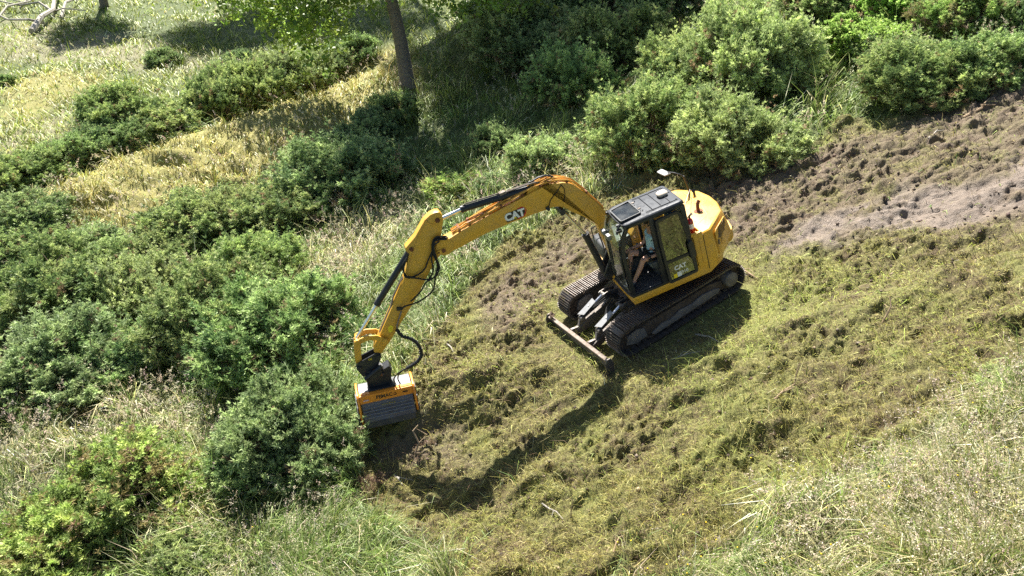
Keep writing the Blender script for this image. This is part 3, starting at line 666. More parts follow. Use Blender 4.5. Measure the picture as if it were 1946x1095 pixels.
m_ = S_(); m_.text('310', .095, RTXT, (-.40, 1.128, 1.125), .003, .001); m_.build('model_number', 'logo_white', cab, False)
m_ = S_(); m_.box((-.20, 1.129, 1.10), (.07, .003, .085)); m_.build('safety_label', 'sticker_yellow', cab, False)
m_ = S_(); m_.box((-.285, 1.129, 1.11), (.085, .003, .10)); m_.build('safety_label', 'white', cab, False)
# cab inside
m_ = S_(); m_.prism([(.66, 1.05), (.66, .28), (-.58, .28), (-.58, 1.05)], 1.031, 1.042, 'z')
for k in range(16): m_.box((.60 - k * .03, .84, 1.045), (.012, .36, .008))
m_.build('floor_mat', 'floormat', cab)
m_ = S_(); m_.loft([[Vector((x, y, 1.24)) for x, y in rpoly([(.10, .43), (.10, .82), (-.38, .85), (-.38, .40)], .08)], [Vector((x, y, 1.36)) for x, y in rpoly([(.14, .42), (.14, .84), (-.40, .86), (-.40, .39)], .09)], [Vector((x, y, 1.385)) for x, y in rpoly([(.10, .46), (.10, .80), (-.36, .82), (-.36, .44)], .09)]])
m_.loft([[Vector((-.34 - .13 * t, y, 1.36 + .68 * t)) for t, y in ((0, .43), (0, .83), (.5, .84), (.85, .80), (1, .70), (1, .56), (.85, .46), (.5, .42))], [Vector((-.42 - .13 * t, y, 1.36 + .70 * t)) for t, y in ((0, .43), (0, .83), (.5, .84), (.85, .80), (1, .70), (1, .56), (.85, .46), (.5, .42))]])
m_.loft([[Vector((-.45, y, z)) for y, z in rpoly([(.52, 2.06), (.74, 2.06), (.74, 2.24), (.52, 2.24)], .05)], [Vector((-.53, y, z)) for y, z in rpoly([(.52, 2.06), (.74, 2.06), (.74, 2.24), (.52, 2.24)], .05)]])
m_.bevel(.02, 2, 50); m_.build('operator_seat', 'seatgrey', cab)
m_ = S_(); m_.prism([(-.30, 1.04), (.02, 1.04), (.04, 1.24), (-.32, 1.24)], .48, .78); m_.box((-.05, .92, 1.40), (.34, .09, .12)); m_.box((-.05, .34, 1.42), (.34, .09, .12))
m_.bevel(.015, 2); m_.build('seat_base', 'greybox', cab)
for y0 in (.93, .33):
    m_ = S_(); m_.tube([(.10, y0, 1.44), (.13, y0, 1.56), (.14, y0, 1.62)], [.014, .012, .022], 10); m_.build('joystick', 'black', cab)
m_ = S_(); m_.tube([(.52, .58, 1.04), (.50, .58, 1.3), (.44, .58, 1.5)], .013, 8); m_.tube([(.52, .70, 1.04), (.50, .70, 1.3), (.44, .70, 1.5)], .013, 8); m_.box((.55, .58, 1.07), (.16, .09, .02)); m_.box((.55, .70, 1.07), (.16, .09, .02)); m_.build('travel_lever', 'black', cab)
m_ = S_(); m_.tube([(.02, 1.12, 1.45), (.02, 1.17, 1.47), (.02, 1.18, 1.65), (.02, 1.17, 1.82), (.02, 1.12, 1.84)], .012, 8); m_.build('grab_handle', 'black', cab)
m_ = S_(); m_.tube([(.72, 1.06, 1.42), (.75, 1.10, 1.5), (.74, 1.10, 1.85), (.70, 1.06, 1.95)], .013, 8); m_.build('grab_handle', 'black', cab)
m_ = S_(); m_.prism(rpoly([(.45, 1.2), (.60, 1.2), (.60, 1.62), (.45, 1.70)], .03), .30, .42); m_.bevel(.01, 2).build('monitor_console', 'black', cab)
# mirror on its bent pole at the right rear
m_ = S_(); m_.tube([(-1.50, -.62, 1.70), (-1.46, -.60, 1.95), (-1.42, -.58, 2.12)], .022, 10); m_.tube([(-1.42, -.58, 2.12), (-1.36, -.60, 2.18), (-1.28, -.72, 2.21), (-1.22, -.86, 2.20)], .013, 8); mp = m_.build('mirror_arm', 'black', EX)
m_ = S_(); m_.prism(rpoly([(-1.27, -.80), (-1.12, -.82), (-1.08, -1.12), (-1.22, -1.16)], .04), 2.15, 2.18, 'z'); m_.bevel(.008, 2); m_.build('mirror', 'greydust', mp)
m_ = S_(); m_.tube([(-1.50, -.40, 1.72), (-1.50, -.40, 1.80), (-1.48, -.36, 1.84)], [.025, .025, .04], 10); m_.build('rear_lamp', 'black', EX)
m_ = S_(); m_.tube([(-.68, .95, 2.50), (-.95, .4, 2.05), (-1.45, -.45, 1.85)], .004, 5); m_.build('antenna_cable', 'white', EX)

# ---- boom: side outline traced on the boom's own plane, given its real width
YB0, YB1 = .03, -.23; YC = -.10
z6 = lambda u, v: (1000 + .1827 * u, 320 + .1827 * v)
z7 = lambda u, v: (800 + .1552 * u, 330 + .1552 * v)
z8 = lambda u, v: (660 + .274 * u, 400 + .274 * v)
up = [z7(190, 925), z7(205, 885), z7(270, 835), z7(360, 790), z7(600, 645), z7(900, 478), z7(1200, 322), z7(1400, 212), z7(1560, 135), z6(180, 190), z6(280, 160), z6(380, 152), z6(450, 158), z6(500, 175), z6(620, 262), z6(760, 382), z6(830, 452)]
lo = [z6(740, 582), z6(600, 505), z6(470, 452), z6(430, 425), z6(350, 398), z6(280, 402), z6(232, 425), z7(1400, 490), z7(1100, 605), z7(800, 732), z7(480, 905), z7(300, 985), z7(230, 1000), z7(192, 970)]
bp = [sy(*p, YB0) for p in up] + [(.42, 1.46), (.40, 1.30), (.50, 1.24), (.60, 1.32)] + [sy(*p, YB0) for p in lo]
m_ = S_(); m_.prism(bp, YB1, YB0); m_.bevel(.014, 2, 60); bo = m_.build('boom', 'yellow', EX, True, 28)
# weld seams, bosses
m_ = S_()
def onb(p, dy=.003): q = sy(*p, YB0); return (q[0], YB0 + dy, q[1])
m_.beam(onb(z6(670, 340)), onb(z6(585, 470)), .008, .006, (0, 1, 0)); m_.beam(onb(z7(1240, 345)), onb(z7(1310, 520)), .008, .006, (0, 1, 0))
m_.build('weld_seam', 'yellow_dusty', bo)
tip = sy(*z7(275, 937), YB0); TIP = Vector((tip[0], YC, tip[1]))
m_ = S_(); m_.cyl((tip[0] - .05, YB0, tip[1] + .05), (tip[0] - .05, YB0 + .012, tip[1] + .05), .17, 36)
m_.prism(rpoly([(tip[0] - .05, tip[1] + .05), (tip[0] - .05, tip[1] - .055), (tip[0] + .13, tip[1] - .045), (tip[0] + .13, tip[1] + .04)], .04), YB0 + .012, YB0 + .03); m_.bevel(.005, 1); m_.build('pin_boss', 'yellow', bo)
m_ = S_(); m_.cyl((tip[0], -.27, tip[1]), (tip[0], YB0 + .04, tip[1]), .04, 16); m_.cyl((tip[0] + .10, YB0 + .02, tip[1] - .0), (tip[0] + .10, YB0 + .04, tip[1]), .016, 12); m_.build('pivot_pin', 'rust', bo)
# logo on the boom side
lc = sy(981, 408, YB0); l0 = sy(962, 413, YB0); l1 = sy(996, 401, YB0)
ld = Vector((l1[0] - l0[0], 0, l1[1] - l0[1])).normalized(); lu = Vector((-ld.z, 0, ld.x)); 
if lu.z < 0: lu = -lu
RL = Matrix((ld, lu, Vector((0, 1, 0)))).transposed()
def lp(mb, pts, o, t):
    c = Vector((lc[0], YB0 + o, lc[1])); n = len(pts)
    vs = [c + ld * u + lu * v for u, v in pts] + [c + ld * u + lu * v + Vector((0, t, 0)) for u, v in pts]
    mb._add(vs, [tuple(range(n)), tuple(range(2 * n - 1, n - 1, -1))] + [(i, i + n, (i + 1) % n + n, (i + 1) % n) for i in range(n)]); return mb
m_ = S_(); lp(m_, [(.01, -.105), (.0, -.06), (.05, .11), (.14, .12), (.205, .07), (.215, -.0), (.15, -.08)], .001, .003); m_.build('logo_hexagon', 'logo_red', bo, False)
m_ = S_(); lp(m_, [(-.205, -.09), (-.21, .0), (-.18, .085), (.10, .095), (.17, .055), (.18, .0), (.12, -.065), (.03, -.07), (-.0, -.09)], .0045, .003); m_.build('logo_ground', 'logo_black', bo, False)
m_ = S_(); m_.text('CAT', .20, RL, (lc[0] - ld.x * .03, YB0 + .010, lc[1] - ld.z * .03 ), .003, .010); m_.build('logo_lettering', 'logo_white', bo, False)
m_ = S_(); lp(m_, [(-.075, -.075), (-.035, -.02), (.005, -.075), (-.03, -.055)], .012, .003); m_.build('logo_triangle', 'sticker_yellow', bo, False)
# bracket lug on the boom top for the arm cylinder
cb = sy(*z7(1405, 180), YB0 - .05)
m_ = S_()
for y0 in (-.19, -.04):
    q = [sy(*z7(a, b_), YB0 - .05) for a, b_ in ((1290, 250), (1340, 165), (1380, 148), (1440, 150), (1560, 170), (1500, 260))]
    m_.prism(q, y0, y0 + .03)
m_.cyl((cb[0], -.2, cb[1]), (cb[0], 0, cb[1]), .03, 14); m_.bevel(.006, 1); m_.build('cylinder_lug', 'yellow', bo)
# arm cylinder
CY = -.10
pA = Vector((cb[0], CY, cb[1])); e1 = syp(*z7(485, 442), CY); pB = syp(*z7(200, 572), CY)
m_ = S_(); m_.cyl(pA, e1, .062, 22); m_.cyl(e1 - (e1 - pA).normalized() * .05, e1, .07, 22); m_.cyl(pA + (e1 - pA) * .42, pA + (e1 - pA) * .50, .068, 22); ac = m_.build('arm_cylinder', 'black', EX)
m_ = S_(); m_.cyl(e1, pB, .036, 16); m_.build('cylinder_rod', 'chrome', ac)
m_ = S_(); dd = (e1 - pA).normalized(); nn = Vector((-dd.z, 0, dd.x)); nn = nn if nn.z > 0 else -nn
m_.tube([pA - dd * .2 + nn * .02, pA + nn * .10, pA + dd * .2 + nn * .10, pA + dd * .5 + nn * .085, pA + dd * .9 + nn * .085, e1 - dd * .12 + nn * .085, e1 - dd * .05 + nn * .06], .014, 8)
m_.tube([pA - dd * .25 + nn * .02 + Vector((0, .05, 0)), pA + nn * .10 + Vector((0, .04, 0)), pA + dd * .3 + nn * .09 + Vector((0, .03, 0)), pA + dd * .55 + nn * .08 + Vector((0, .03, 0))], .016, 8)
m_.box(pA + dd * .62 + nn * .075, (.12, .10, .05)); m_.build('oil_pipe', 'bare', ac)
# boom cylinder
bt = syp(*z6(352, 428), CY); bm2 = syp(*z6(612, 682), CY); bb = Vector((.80, CY, 1.02))
m_ = S_(); m_.cyl(bm2, bb, .068, 22); m_.cyl(bm2, bm2 + (bb - bm2).normalized() * .05, .078, 22); bc = m_.build('boom_cylinder', 'black', EX)
m_ = S_(); m_.cyl(bt, bm2, .038, 16); m_.build('cylinder_rod', 'chrome', bc)
m_ = S_(); m_.cyl((bt.x, -.27, bt.z), (bt.x, .07, bt.z), .062, 20); m_.box((bt.x, CY, bt.z - .0), (.1, .2, .1)); m_.build('rod_eye', 'black', bc)
m_ = S_(); wl = syp(1042, 396, YB0 + .03); m_.cyl(wl, wl + Vector((.03, 0, -.02)), .045, 16); m_.box(wl, (.05, .05, .06)); m_.build('work_lamp', 'black', bo)
m_ = S_(); f = lambda a, b_, o=.012: syp(*z6(a, b_), YB0 + o)
m_.tube([f(235, 400), f(255, 330), f(290, 280), f(330, 230), f(365, 175), f(320, 140, -.05), f(260, 110, -.1)], .008, 6); m_.tube([f(365, 175), f(395, 210), f(403, 270), f(398, 320), f(385, 350)], .007, 6); m_.build('lamp_cable', 'rubber', bo)
# painted steel pipes along the boom's top
def top_at(t):     # 0 at the tip .. 1 at the foot, follows the traced top edge
    P = [Vector((a[0], 0, a[1])) for a in bp[3:17]]
    L = [0]
    for a, b_ in zip(P[:-1], P[1:]): L.append(L[-1] + (b_ - a).length)
    s = t * L[-1]
    for i in range(len(P) - 1):
        if s <= L[i + 1]: k = (s - L[i]) / (L[i + 1] - L[i]); return P[i].lerp(P[i + 1], k)
    return P[-1]
for k in range(7):
    y0 = YB0 - .022 - k * .036; pts = []
    for i in range(26):
        t = .02 + i / 25 * .97; p = top_at(t); lift = .03 + .022 * (k % 2) + .035 * math.sin(math.pi * t) + .012 * math.sin(t * 19 + k * 1.7)
        pts.append((p.x, y0 + .010 * math.sin(t * 11 + k), p.z + lift))
    m_ = S_(); m_.tube(pts, .011 + .004 * (k % 3 == 0), 7); m_.build('steel_pipe', 'pipe', bo)
m_ = S_()
m_.bm.free()
for t in (.06, .12, .2, .3, .42, .52, .62, .72, .85): m_ = S_(); p = top_at(t); m_.box((p.x, YC, p.z + .045), (.04, .25, .05)); m_.build('pipe_clamp', 'rust', bo)
for k in range(3):
    m_ = S_(); a = top_at(.5 + .04 * k); pts = []
    for i in range(14):
        t = .02 + i / 13 * .36; p = top_at(t); pts.append((p.x, YB0 - .02 - k * .05 + .03 * math.sin(i * 1.1 + k), p.z + .075 + .02 * math.sin(i * .9 + k * 2)))
    m_.tube(pts, .008, 6); m_.build('hydraulic_hose', 'rust' if k else 'pipe', bo)
# black hoses over the elbow
m_ = S_()
for k in range(3):
    q = [syp(*z6(a, b_), -.05 - .05 * k) for a, b_ in ((20, 150), (60, 135), (120, 100 - 3 * k), (190, 75), (250, 78), (300, 105))]; m_.tube(q, .018, 8)
m_.build('hydraulic_hose', 'black', bo)

# ---- stick
YS0, YS1 = .0, -.20
spx = [(575, 32), (610, 14), (640, 12), (660, 34), (666, 75), (652, 170), (645, 215), (655, 260), (648, 310), (610, 350), (585, 400), (545, 480), (500, 570), (455, 650), (380, 770), (330, 855), (300, 905), (270, 945), (238, 992), (212, 990), (185, 985), (188, 935), (232, 850), (318, 655), (382, 505), (395, 465), (415, 400), (428, 300), (405, 285), (405, 262), (425, 238), (470, 185), (535, 70)]
sp_ = [sy(*z8(*p), YS0) for p in spx]
m_ = S_(); m_.prism(sp_, YS1, YS0); m_.bevel(.012, 2, 50); st = m_.build('stick', 'yellow', EX, True, 28)
for nm, uv, r in (('pivot_pin', (625, 68), .045), ('pivot_pin', (444, 268), .04), ('pivot_pin', (262, 905), .05)):
    q = sy(*z8(*uv), YS0); m_ = S_(); m_.cyl((q[0], YS1 - .03, q[1]), (q[0], YS0 + .03, q[1]), r, 18); m_.cyl((q[0], YS0 + .0, q[1]), (q[0], YS0 + .045, q[1]), r * .55, 12); m_.build(nm, 'rust', st)
m_ = S_(); q = [syp(*z8(a, b_), YS0 + .006) for a, b_ in ((540, 65), (480, 210), (430, 370), (418, 420))]; m_.tube(q, .008, 6); q = [syp(*z8(a, b_), YS0 + .006) for a, b_ in ((540, 65), (570, 90), (605, 100))]; m_.tube(q, .006, 6); m_.build('weld_seam', 'yellow', st)
m_ = S_(); m_.box(syp(*z8(360, 682), YS0 + .02), (.10, .05, .06), Matrix.Rotation(-.3, 3, 'Y')); m_.build('hose_block', 'black', st)
m_ = S_(); q = [syp(*z8(a, b_), YS0 + .004) for a, b_ in ((280, 815), (300, 795), (320, 808), (312, 840), (290, 850))]
qq = [(v.x, v.z) for v in q]; m_.prism(qq, YS0 + .001, YS0 + .004); m_.build('warning_sticker', 'sticker_yellow', st, False)
m_ = S_(); q = [syp(*z8(a, b_), YS0 - .07) for a, b_ in ((390, 465), (370, 490), (320, 600), (300, 680), (240, 810), (225, 850))]; m_.tube(q, .012, 7); q = [v + Vector((0, -.05, 0)) for v in q]; m_.tube(q, .012, 7); m_.build('steel_pipe', 'bare', st)
# bucket cylinder
c0 = syp(*z8(440, 268), CY); c1 = syp(*z8(203, 655), CY); c2 = syp(*z8(66, 885), CY)
cs = c0 + (c1 - c0) * .04
m_ = S_(); m_.cyl(cs, c1, .062, 22); m_.cyl(c1 - (c1 - c0).normalized() * .06, c1, .069, 22); kc = m_.build('link_cylinder', 'black', EX)
m_ = S_(); m_.cyl(c1, c2, .034, 16); m_.build('cylinder_rod', 'chrome', kc)
# links
def linkplate(mb, pts, w, y0, y1):
    P = [Vector((p[0], p[1])) for p in pts]; L = []; R_ = []
    for i, p in enumerate(P):
        t = (P[min(i + 1, len(P) - 1)] - P[max(i - 1, 0)]).normalized(); n = Vector((-t.y, t.x)); L.append(p + n * w / 2); R_.append(p - n * w / 2)
    mb.prism([tuple(v) for v in L] + [tuple(v) for v in R_[::-1]], y0, y1)
lk = [sy(*z8(a, b_), YS0 + .03) for a, b_ in ((262, 903), (200, 882), (140, 885), (70, 915))]
m_ = S_(); linkplate(m_, lk, .105, YS0 + .01, YS0 + .05); linkplate(m_, lk, .105, YS1 - .05, YS1 - .01)
for p in (lk[0], lk[-1]): m_.cyl((p[0], YS0 + .01, p[1]), (p[0], YS0 + .075, p[1]), .06, 18)
m_.bevel(.006, 1); m_.build('side_link', 'yellow', EX)
e0 = lk[-1]; e9 = sy(*z8(78, 1048), CY)
m_ = S_(); linkplate(m_, [e0, (e0[0] * .5 + e9[0] * .5 + .01, e0[1] * .5 + e9[1] * .5), e9], .12, -.17, -.135); linkplate(m_, [e0, e9], .12, -.065, -.03); m_.cyl((e0[0], YS1 - .07, e0[1]), (e0[0], YS0 + .07, e0[1]), .04, 16)
m_.box((e0[0] * .5 + e9[0] * .5, CY, e0[1] * .5 + e9[1] * .5), (.06, .10, .18)); m_.bevel(.006, 1); m_.build('power_link', 'yellow', EX)

# hoses looping beside the stick
def hose(pts, r, par, mat='rubber', name='hydraulic_hose'):
    q = [Vector(p) for p in pts]; out = []
    for i in range(len(q) - 1):
        p0 = q[max(i - 1, 0)]; p1 = q[i]; p2 = q[i + 1]; p3 = q[min(i + 2, len(q) - 1)]
        for k in range(5):
            t = k / 5; out.append(.5 * ((2 * p1) + (-p0 + p2) * t + (2 * p0 - 5 * p1 + 4 * p2 - p3) * t * t + (-p0 + 3 * p1 - 3 * p2 + p3) * t ** 3))
    out.append(q[-1]); m_ = S_(); m_.tube(out, r, 8); return m_.build(name, mat, par)
for lst, y0 in (([(690, 180), (620, 185), (592, 220), (590, 290), (612, 340), (632, 390), (620, 450), (560, 480), (480, 470), (410, 465), (395, 440), (392, 395), (415, 330), (425, 300)], .07),
                ([(700, 190), (610, 200), (598, 260), (560, 350), (540, 400), (500, 440), (430, 465), (392, 430), (385, 380), (420, 320)], .05),
                ([(690, 200), (605, 215), (600, 300), (625, 380), (610, 460), (600, 540), (560, 590), (480, 640), (400, 665), (375, 690)], .10),
                ([(640, 215), (600, 250), (618, 330), (640, 400), (600, 465), (545, 500), (520, 545), (480, 595), (440, 630)], .13),
                ([(590, 270), (585, 340), (595, 420), (570, 470), (540, 480), (440, 462), (400, 455)], .09)):
    hose([syp(*z8(a, b_), y0) for a, b_ in lst], .0155, st)
hose([syp(*z8(a, b_), .06) for a, b_ in ((375, 700), (355, 760), (345, 810), (352, 850), (380, 870))], .016, st, 'bare')
sleeve = [syp(*z8(a, b_), .12) for a, b_ in ((345, 830), (380, 872), (440, 890), (480, 915), (508, 960), (515, 1005), (490, 1045), (450, 1075), (410, 1095))]
hs = hose(sleeve, .030, st, 'rubber', 'hose_sleeve')
m_ = S_()
for i in range(len(sleeve) - 1):
    for k in range(3):
        a = sleeve[i].lerp(sleeve[i + 1], k / 3); d_ = (sleeve[i + 1] - sleeve[i]).normalized() * .012; m_.cyl(a - d_, a + d_, .038, 10)
m_.build('sleeve_ring', 'black', st)
# ---- coupler and mulching head
zh = lambda u, v: (640 + .2373 * u, 600 + .2373 * v)
m_ = S_()
cp = [sy(*zh(a, b_), 0) for a, b_ in ((150, 400), (175, 375), (320, 295), (352, 300), (358, 325), (330, 400), (215, 490), (175, 450))]
m_.prism(cp, -.01, .02); m_.prism(cp, -.22, -.19)
for uv in ((335, 325), (180, 418)): q = sy(*zh(*uv), 0); m_.cyl((q[0], -.24, q[1]), (q[0], .05, q[1]), .05, 18)
m_.bevel(.005, 1); qc = m_.build('quick_coupler', 'black', EX)
m_ = S_(); cm = sy(*zh(300, 440), -.1); m_.cyl((cm[0] - .02, CY, cm[1] + .10), (cm[0] + .03, CY, cm[1] - .06), .19, 26); m_.cyl((cm[0] + .0, CY, cm[1] + .02), (cm[0] + .02, CY, cm[1] - .03), .23, 26); m_.box((cm[0], .1, cm[1] + .05), (.3, .1, .1)); m_.cyl((cm[0] - .2, .12, cm[1] + .16), (cm[0] + .2, .12, cm[1] + .03), .045, 14); m_.bevel(.006, 1, 60)
m_.build('rotator', 'black', qc)
m_ = S_(); cq = [sy(*zh(a, b_), .02) for a, b_ in ((235, 520), (420, 405), (440, 430), (435, 570), (260, 590))]; m_.prism(cq, -.02, .01); m_.prism(cq, -.24, -.21); m_.prism([(cq[0][0], cq[0][1]), (cq[1][0], cq[1][1]), (cq[2][0], cq[2][1] - .03), (cq[0][0], cq[0][1] - .04)], -.22, 0)
m_.bevel(.005, 1); m_.build('mounting_bracket', 'black', qc)
m_ = S_(); m_.text('OS', .055, Matrix((Vector((-.93, 0, -.25)).normalized(), Vector((-.25, 0, .93)).normalized(), Vector((0, 1, 0)))).transposed(), (sy(*zh(268, 352), .03)[0], .024, sy(*zh(268, 352), .03)[1]), .003, .001); m_.build('coupler_lettering', 'sticker_yellow', qc, False)
# head frame: h runs along its length, v up, y towards the viewer
hA = Vector(syp(*zh(180, 655), .22)); hB = Vector(syp(*zh(600, 562), .22)); hd = (hB - hA).normalized(); hv = Vector((0, 1, 0)).cross(hd); hv = hv if hv.z > 0 else -hv; HL = (hB - hA).length
def H(u, y, v): return hA + hd * u + hv * v + Vector((0, y - .22, 0))
RH = Matrix((hd, Vector((0, 1, 0)), hv)).transposed()
def hprism(mb, pts, u0, u1):      # profile in (y, v) run along the head
    n = len(pts); vs = [H(u0, *p) for p in pts] + [H(u1, *p) for p in pts]
    mb._add(vs, [tuple(range(n)), tuple(range(2 * n - 1, n - 1, -1))] + [(i, i + n, (i + 1) % n + n, (i + 1) % n) for i in range(n)]); return mb
m_ = S_(); hprism(m_, [(.20, -.02), (.21, -.012), (-.12, -.0), (-.34, -.06), (-.42, -.25), (-.40, -.26), (-.33, -.08), (-.12, -.02)], 0, HL); m_.bevel(.004, 1); hd_ = m_.build('mulching_head', 'greydust', EX)
m_ = S_(); hprism(m_, [(.20, .01), (.235, .01), (.25, -.16), (.215, -.16)], -.01, HL + .01); hprism(m_, [(.10, -.0), (.20, .01), (.20, .022), (.10, .010)], -.01, HL + .01); m_.bevel(.004, 1); m_.build('front_beam', 'orange', hd_)
for u0, u1 in ((-.055, -.012), (HL + .012, HL + .055)):
    m_ = S_(); hprism(m_, [(-.30, .0), (-.20, .05), (.22, .04), (.27, .0), (.34, -.30), (.36, -.58), (.30, -.62), (.05, -.50), (-.30, -.45), (-.42, -.25)], u0, u1); m_.bevel(.006, 1); m_.build('side_plate', 'orange', hd_)
    m_ = S_(); uc = (u0 + u1) / 2; hprism(m_, [(-.40, -.30), (.28, -.42), (.38, -.55), (.32, -.68), (.1, -.66), (-.38, -.5)], uc - .045 - (.03 if u0 < 0 else -.03), uc + .02 - (.03 if u0 < 0 else -.03)); m_.bevel(.01, 1); m_.build('skid', 'black', hd_)
    m_ = S_(); ue = u0 - .012 if u0 < 0 else u1 + .012; m_.box(H(ue, .25, -.28), (.02, .05, .14), RH); m_.build('drive_cover', 'black', hd_); m_ = S_(); m_.box(H(ue, .0, -.2), (.02, .2, .16), RH); m_.build('drive_cover', 'black', hd_)
m_ = S_(); hprism(m_, [(.24, -.15), (.25, -.16), (.33, -.34), (.47, -.46), (.46, -.50), (.31, -.37), (.225, -.17)], .01, HL - .01); m_.bevel(.003, 1); m_.build('front_flap', 'steel', hd_)
m_ = S_()
for k in range(5): v0 = k / 5; hprism(m_, [(.262 + .19 * v0, -.19 - .255 * v0), (.278 + .19 * v0, -.195 - .255 * v0), (.272 + .19 * v0, -.21 - .255 * v0)], .03, HL - .03)
m_.build('flap_rib', 'greydust', hd_)
m_ = S_(); hprism(m_, [(.455, -.455), (.475, -.46), (.47, -.60), (.45, -.60)], .03, HL - .03); m_.build('rubber_curtain', 'greybox', hd_)
m_ = S_(); m_.cyl(H(.02, -.05, -.32), H(HL - .02, -.05, -.32), .15, 24)
for k in range(22):
    a = k * 2.4; u = .05 + k * (HL - .1) / 21; m_.box(H(u, -.05 + .17 * math.cos(a), -.32 + .17 * math.sin(a)), (.04, .06, .06), RH)
m_.build('cutting_rotor', 'darkmud', hd_)
ny_ = Vector((0, 1, 0)); RF = Matrix((hd, (hv * .17 - Vector((0, .015, 0))).normalized(), hd.cross((hv * .17 - Vector((0, .015, 0))).normalized()))).transposed()
if RF.col[2].y < 0: RF = Matrix((hd, (hv * .17 - Vector((0, .015, 0))).normalized(), -RF.col[2])).transposed()
m_ = S_(); m_.text('FEMAC', .105, RF, H(HL * .46, .247, -.075), .003, .0025); m_.build('brand_lettering', 'logo_black', hd_, False)
m_ = S_(); c_ = H(HL * .665, .247, -.075)
for k in range(6):
    a = k * math.pi / 3; m_.box(c_ + RF @ Vector((.022 * math.cos(a), .022 * math.sin(a), 0)), (.014, .026, .004), RF @ Matrix.Rotation(a, 3, 'Z'))
m_.build('brand_mark', 'logo_black', hd_, False)
m_ = S_(); m_.box(H(HL * .11, .2465, -.085), (.11, .003, .07), RF); m_.build('maker_plate', 'white', hd_, False)
m_ = S_(); m_.box(H(HL * .86, .242, -.07), (.10, .008, .07), RF); m_.build('beam_slot', 'logo_black', hd_, False)
m_ = S_()
for k in range(6): m_.box(H(HL * (.40 + .045 * k), .285, -.235 + .0), (.032, .004, .045), RH @ Matrix.Rotation(math.radians(-66), 3, 'X'))
m_.build('warning_sticker', 'sticker_yellow', hd_, False)
for k, uu in enumerate((.72, .80)):
    m_ = S_(); p1 = H(HL * uu, .05, -.0); q = [sleeve[-1], sleeve[-1] * .55 + p1 * .45 + Vector((0.05, .03, .10)), p1 + Vector((0, 0, .12)), p1]; hose(q, .014, hd_)
m_ = S_(); m_.box(H(HL * .45, -.02, .02), (.55, .30, .035), RH); m_.bevel(.006, 1); m_.build('mounting_plate', 'black', hd_)

# ---- fire extinguisher standing behind the cab
def place(o): o.rotation_euler = RW.to_euler(); return o
def sworld(p): return RW @ (SW.to_3x3() @ Vector(p))
fe = empty('fire_extinguisher', sworld((-.78, .93, 1.725))); fe.rotation_euler = (RW @ SW.to_3x3()).to_euler()
tag(fe, 'small red fire extinguisher standing on the yellow engine deck behind the cab', 'fire extinguisher')
m_ = MB(); m_.tube([(0, 0, 0), (0, 0, .02), (0, 0, .24), (0, 0, .29), (0, 0, .31)], [.045, .055, .055, .04, .02], 20); m_.build('cylinder', 'red', fe)
m_ = MB(); m_.cyl((0, 0, .30), (0, 0, .35), .018, 12); m_.beam((.02, 0, .345), (-.08, 0, .37), .02, .012); m_.beam((.02, 0, .355), (-.07, 0, .40), .02, .012); m_.build('valve_handle', 'black', fe)
m_ = MB(); m_.tube([(.02, 0, .34), (.07, 0, .30), (.075, 0, .15), (.065, 0, .06)], .01, 8); m_.build('hose', 'rubber', fe)
m_ = MB(); m_.tube([(0, 0, .10), (0, 0, .20)], .0563, 20); m_.build('label_band', 'white', fe)

# ---- the operator
PE = empty('person', sworld((-.06, .66, 1.39))); PE.rotation_euler = (RW @ SW.to_3x3()).to_euler()
tag(PE, 'person in light blue t-shirt and dark shorts seated in the excavator cab', 'person')
PO = Vector((-.12, .62, 1.39))
def skin(name, nodes, edges, mat, parent, sub=2, root=0):
    me = bpy.data.meshes.new(name); me.from_pydata([Vector(n[0]) - PO for n in nodes], edges, [])
    o = link(name, me, mat, parent); md = o.modifiers.new('skin', 'SKIN'); md.use_smooth_shade = True
    for i, n in enumerate(nodes):
        r = n[1]; me.skin_vertices[0].data[i].radius = (r, r) if not isinstance(r, tuple) else r; me.skin_vertices[0].data[i].use_root = i == root
    s2 = o.modifiers.new('sub', 'SUBSURF'); s2.levels = sub; s2.render_levels = sub
    dg = bpy.context.evaluated_depsgraph_get(); nm = bpy.data.meshes.new_from_object(o.evaluated_get(dg)); o.modifiers.clear(); o.data = nm; bpy.data.meshes.remove(me)
    nm.name = name; nm.materials.clear(); nm.materials.append(MAT[mat]); return o
V_ = [((-.12, .62, 1.47), (.12, .15)), ((-.15, .62, 1.62), (.10, .14)), ((-.18, .62, 1.80), (.11, .165)), ((-.18, .62, 1.93), (.075, .13)), ((-.165, .62, 2.0), .052), ((-.15, .62, 2.05), .055), ((-.135, .62, 2.13), (.095, .078)), ((-.14, .62, 2.21), (.085, .07)),
      ((-.05, .53, 1.455), .088), ((.13, .49, 1.52), .078), ((.30, .475, 1.60), .060), ((.325, .475, 1.50), .054), ((.37, .49, 1.36), .050), ((.44, .50, 1.16), .036), ((.47, .50, 1.10), .040), ((.56, .50, 1.075), .033),
      ((-.06, .71, 1.455), .088), ((.05, .72, 1.48), .078), ((.17, .73, 1.50), .060), ((.21, .73, 1.42), .053), ((.30, .72, 1.29), .050), ((.41, .70, 1.14), .036), ((.44, .70, 1.085), .040), ((.53, .70, 1.065), .033),
      ((-.17, .44, 1.89), .058), ((-.10, .40, 1.74), .046), ((-.03, .385, 1.63), .039), ((.10, .39, 1.62), .035), ((.24, .41, 1.635), .026),
      ((-.17, .80, 1.89), .058), ((-.17, .85, 1.72), .046), ((-.14, .86, 1.58), .039), ((-.03, .87, 1.56), .035), ((.10, .86, 1.575), .026)]
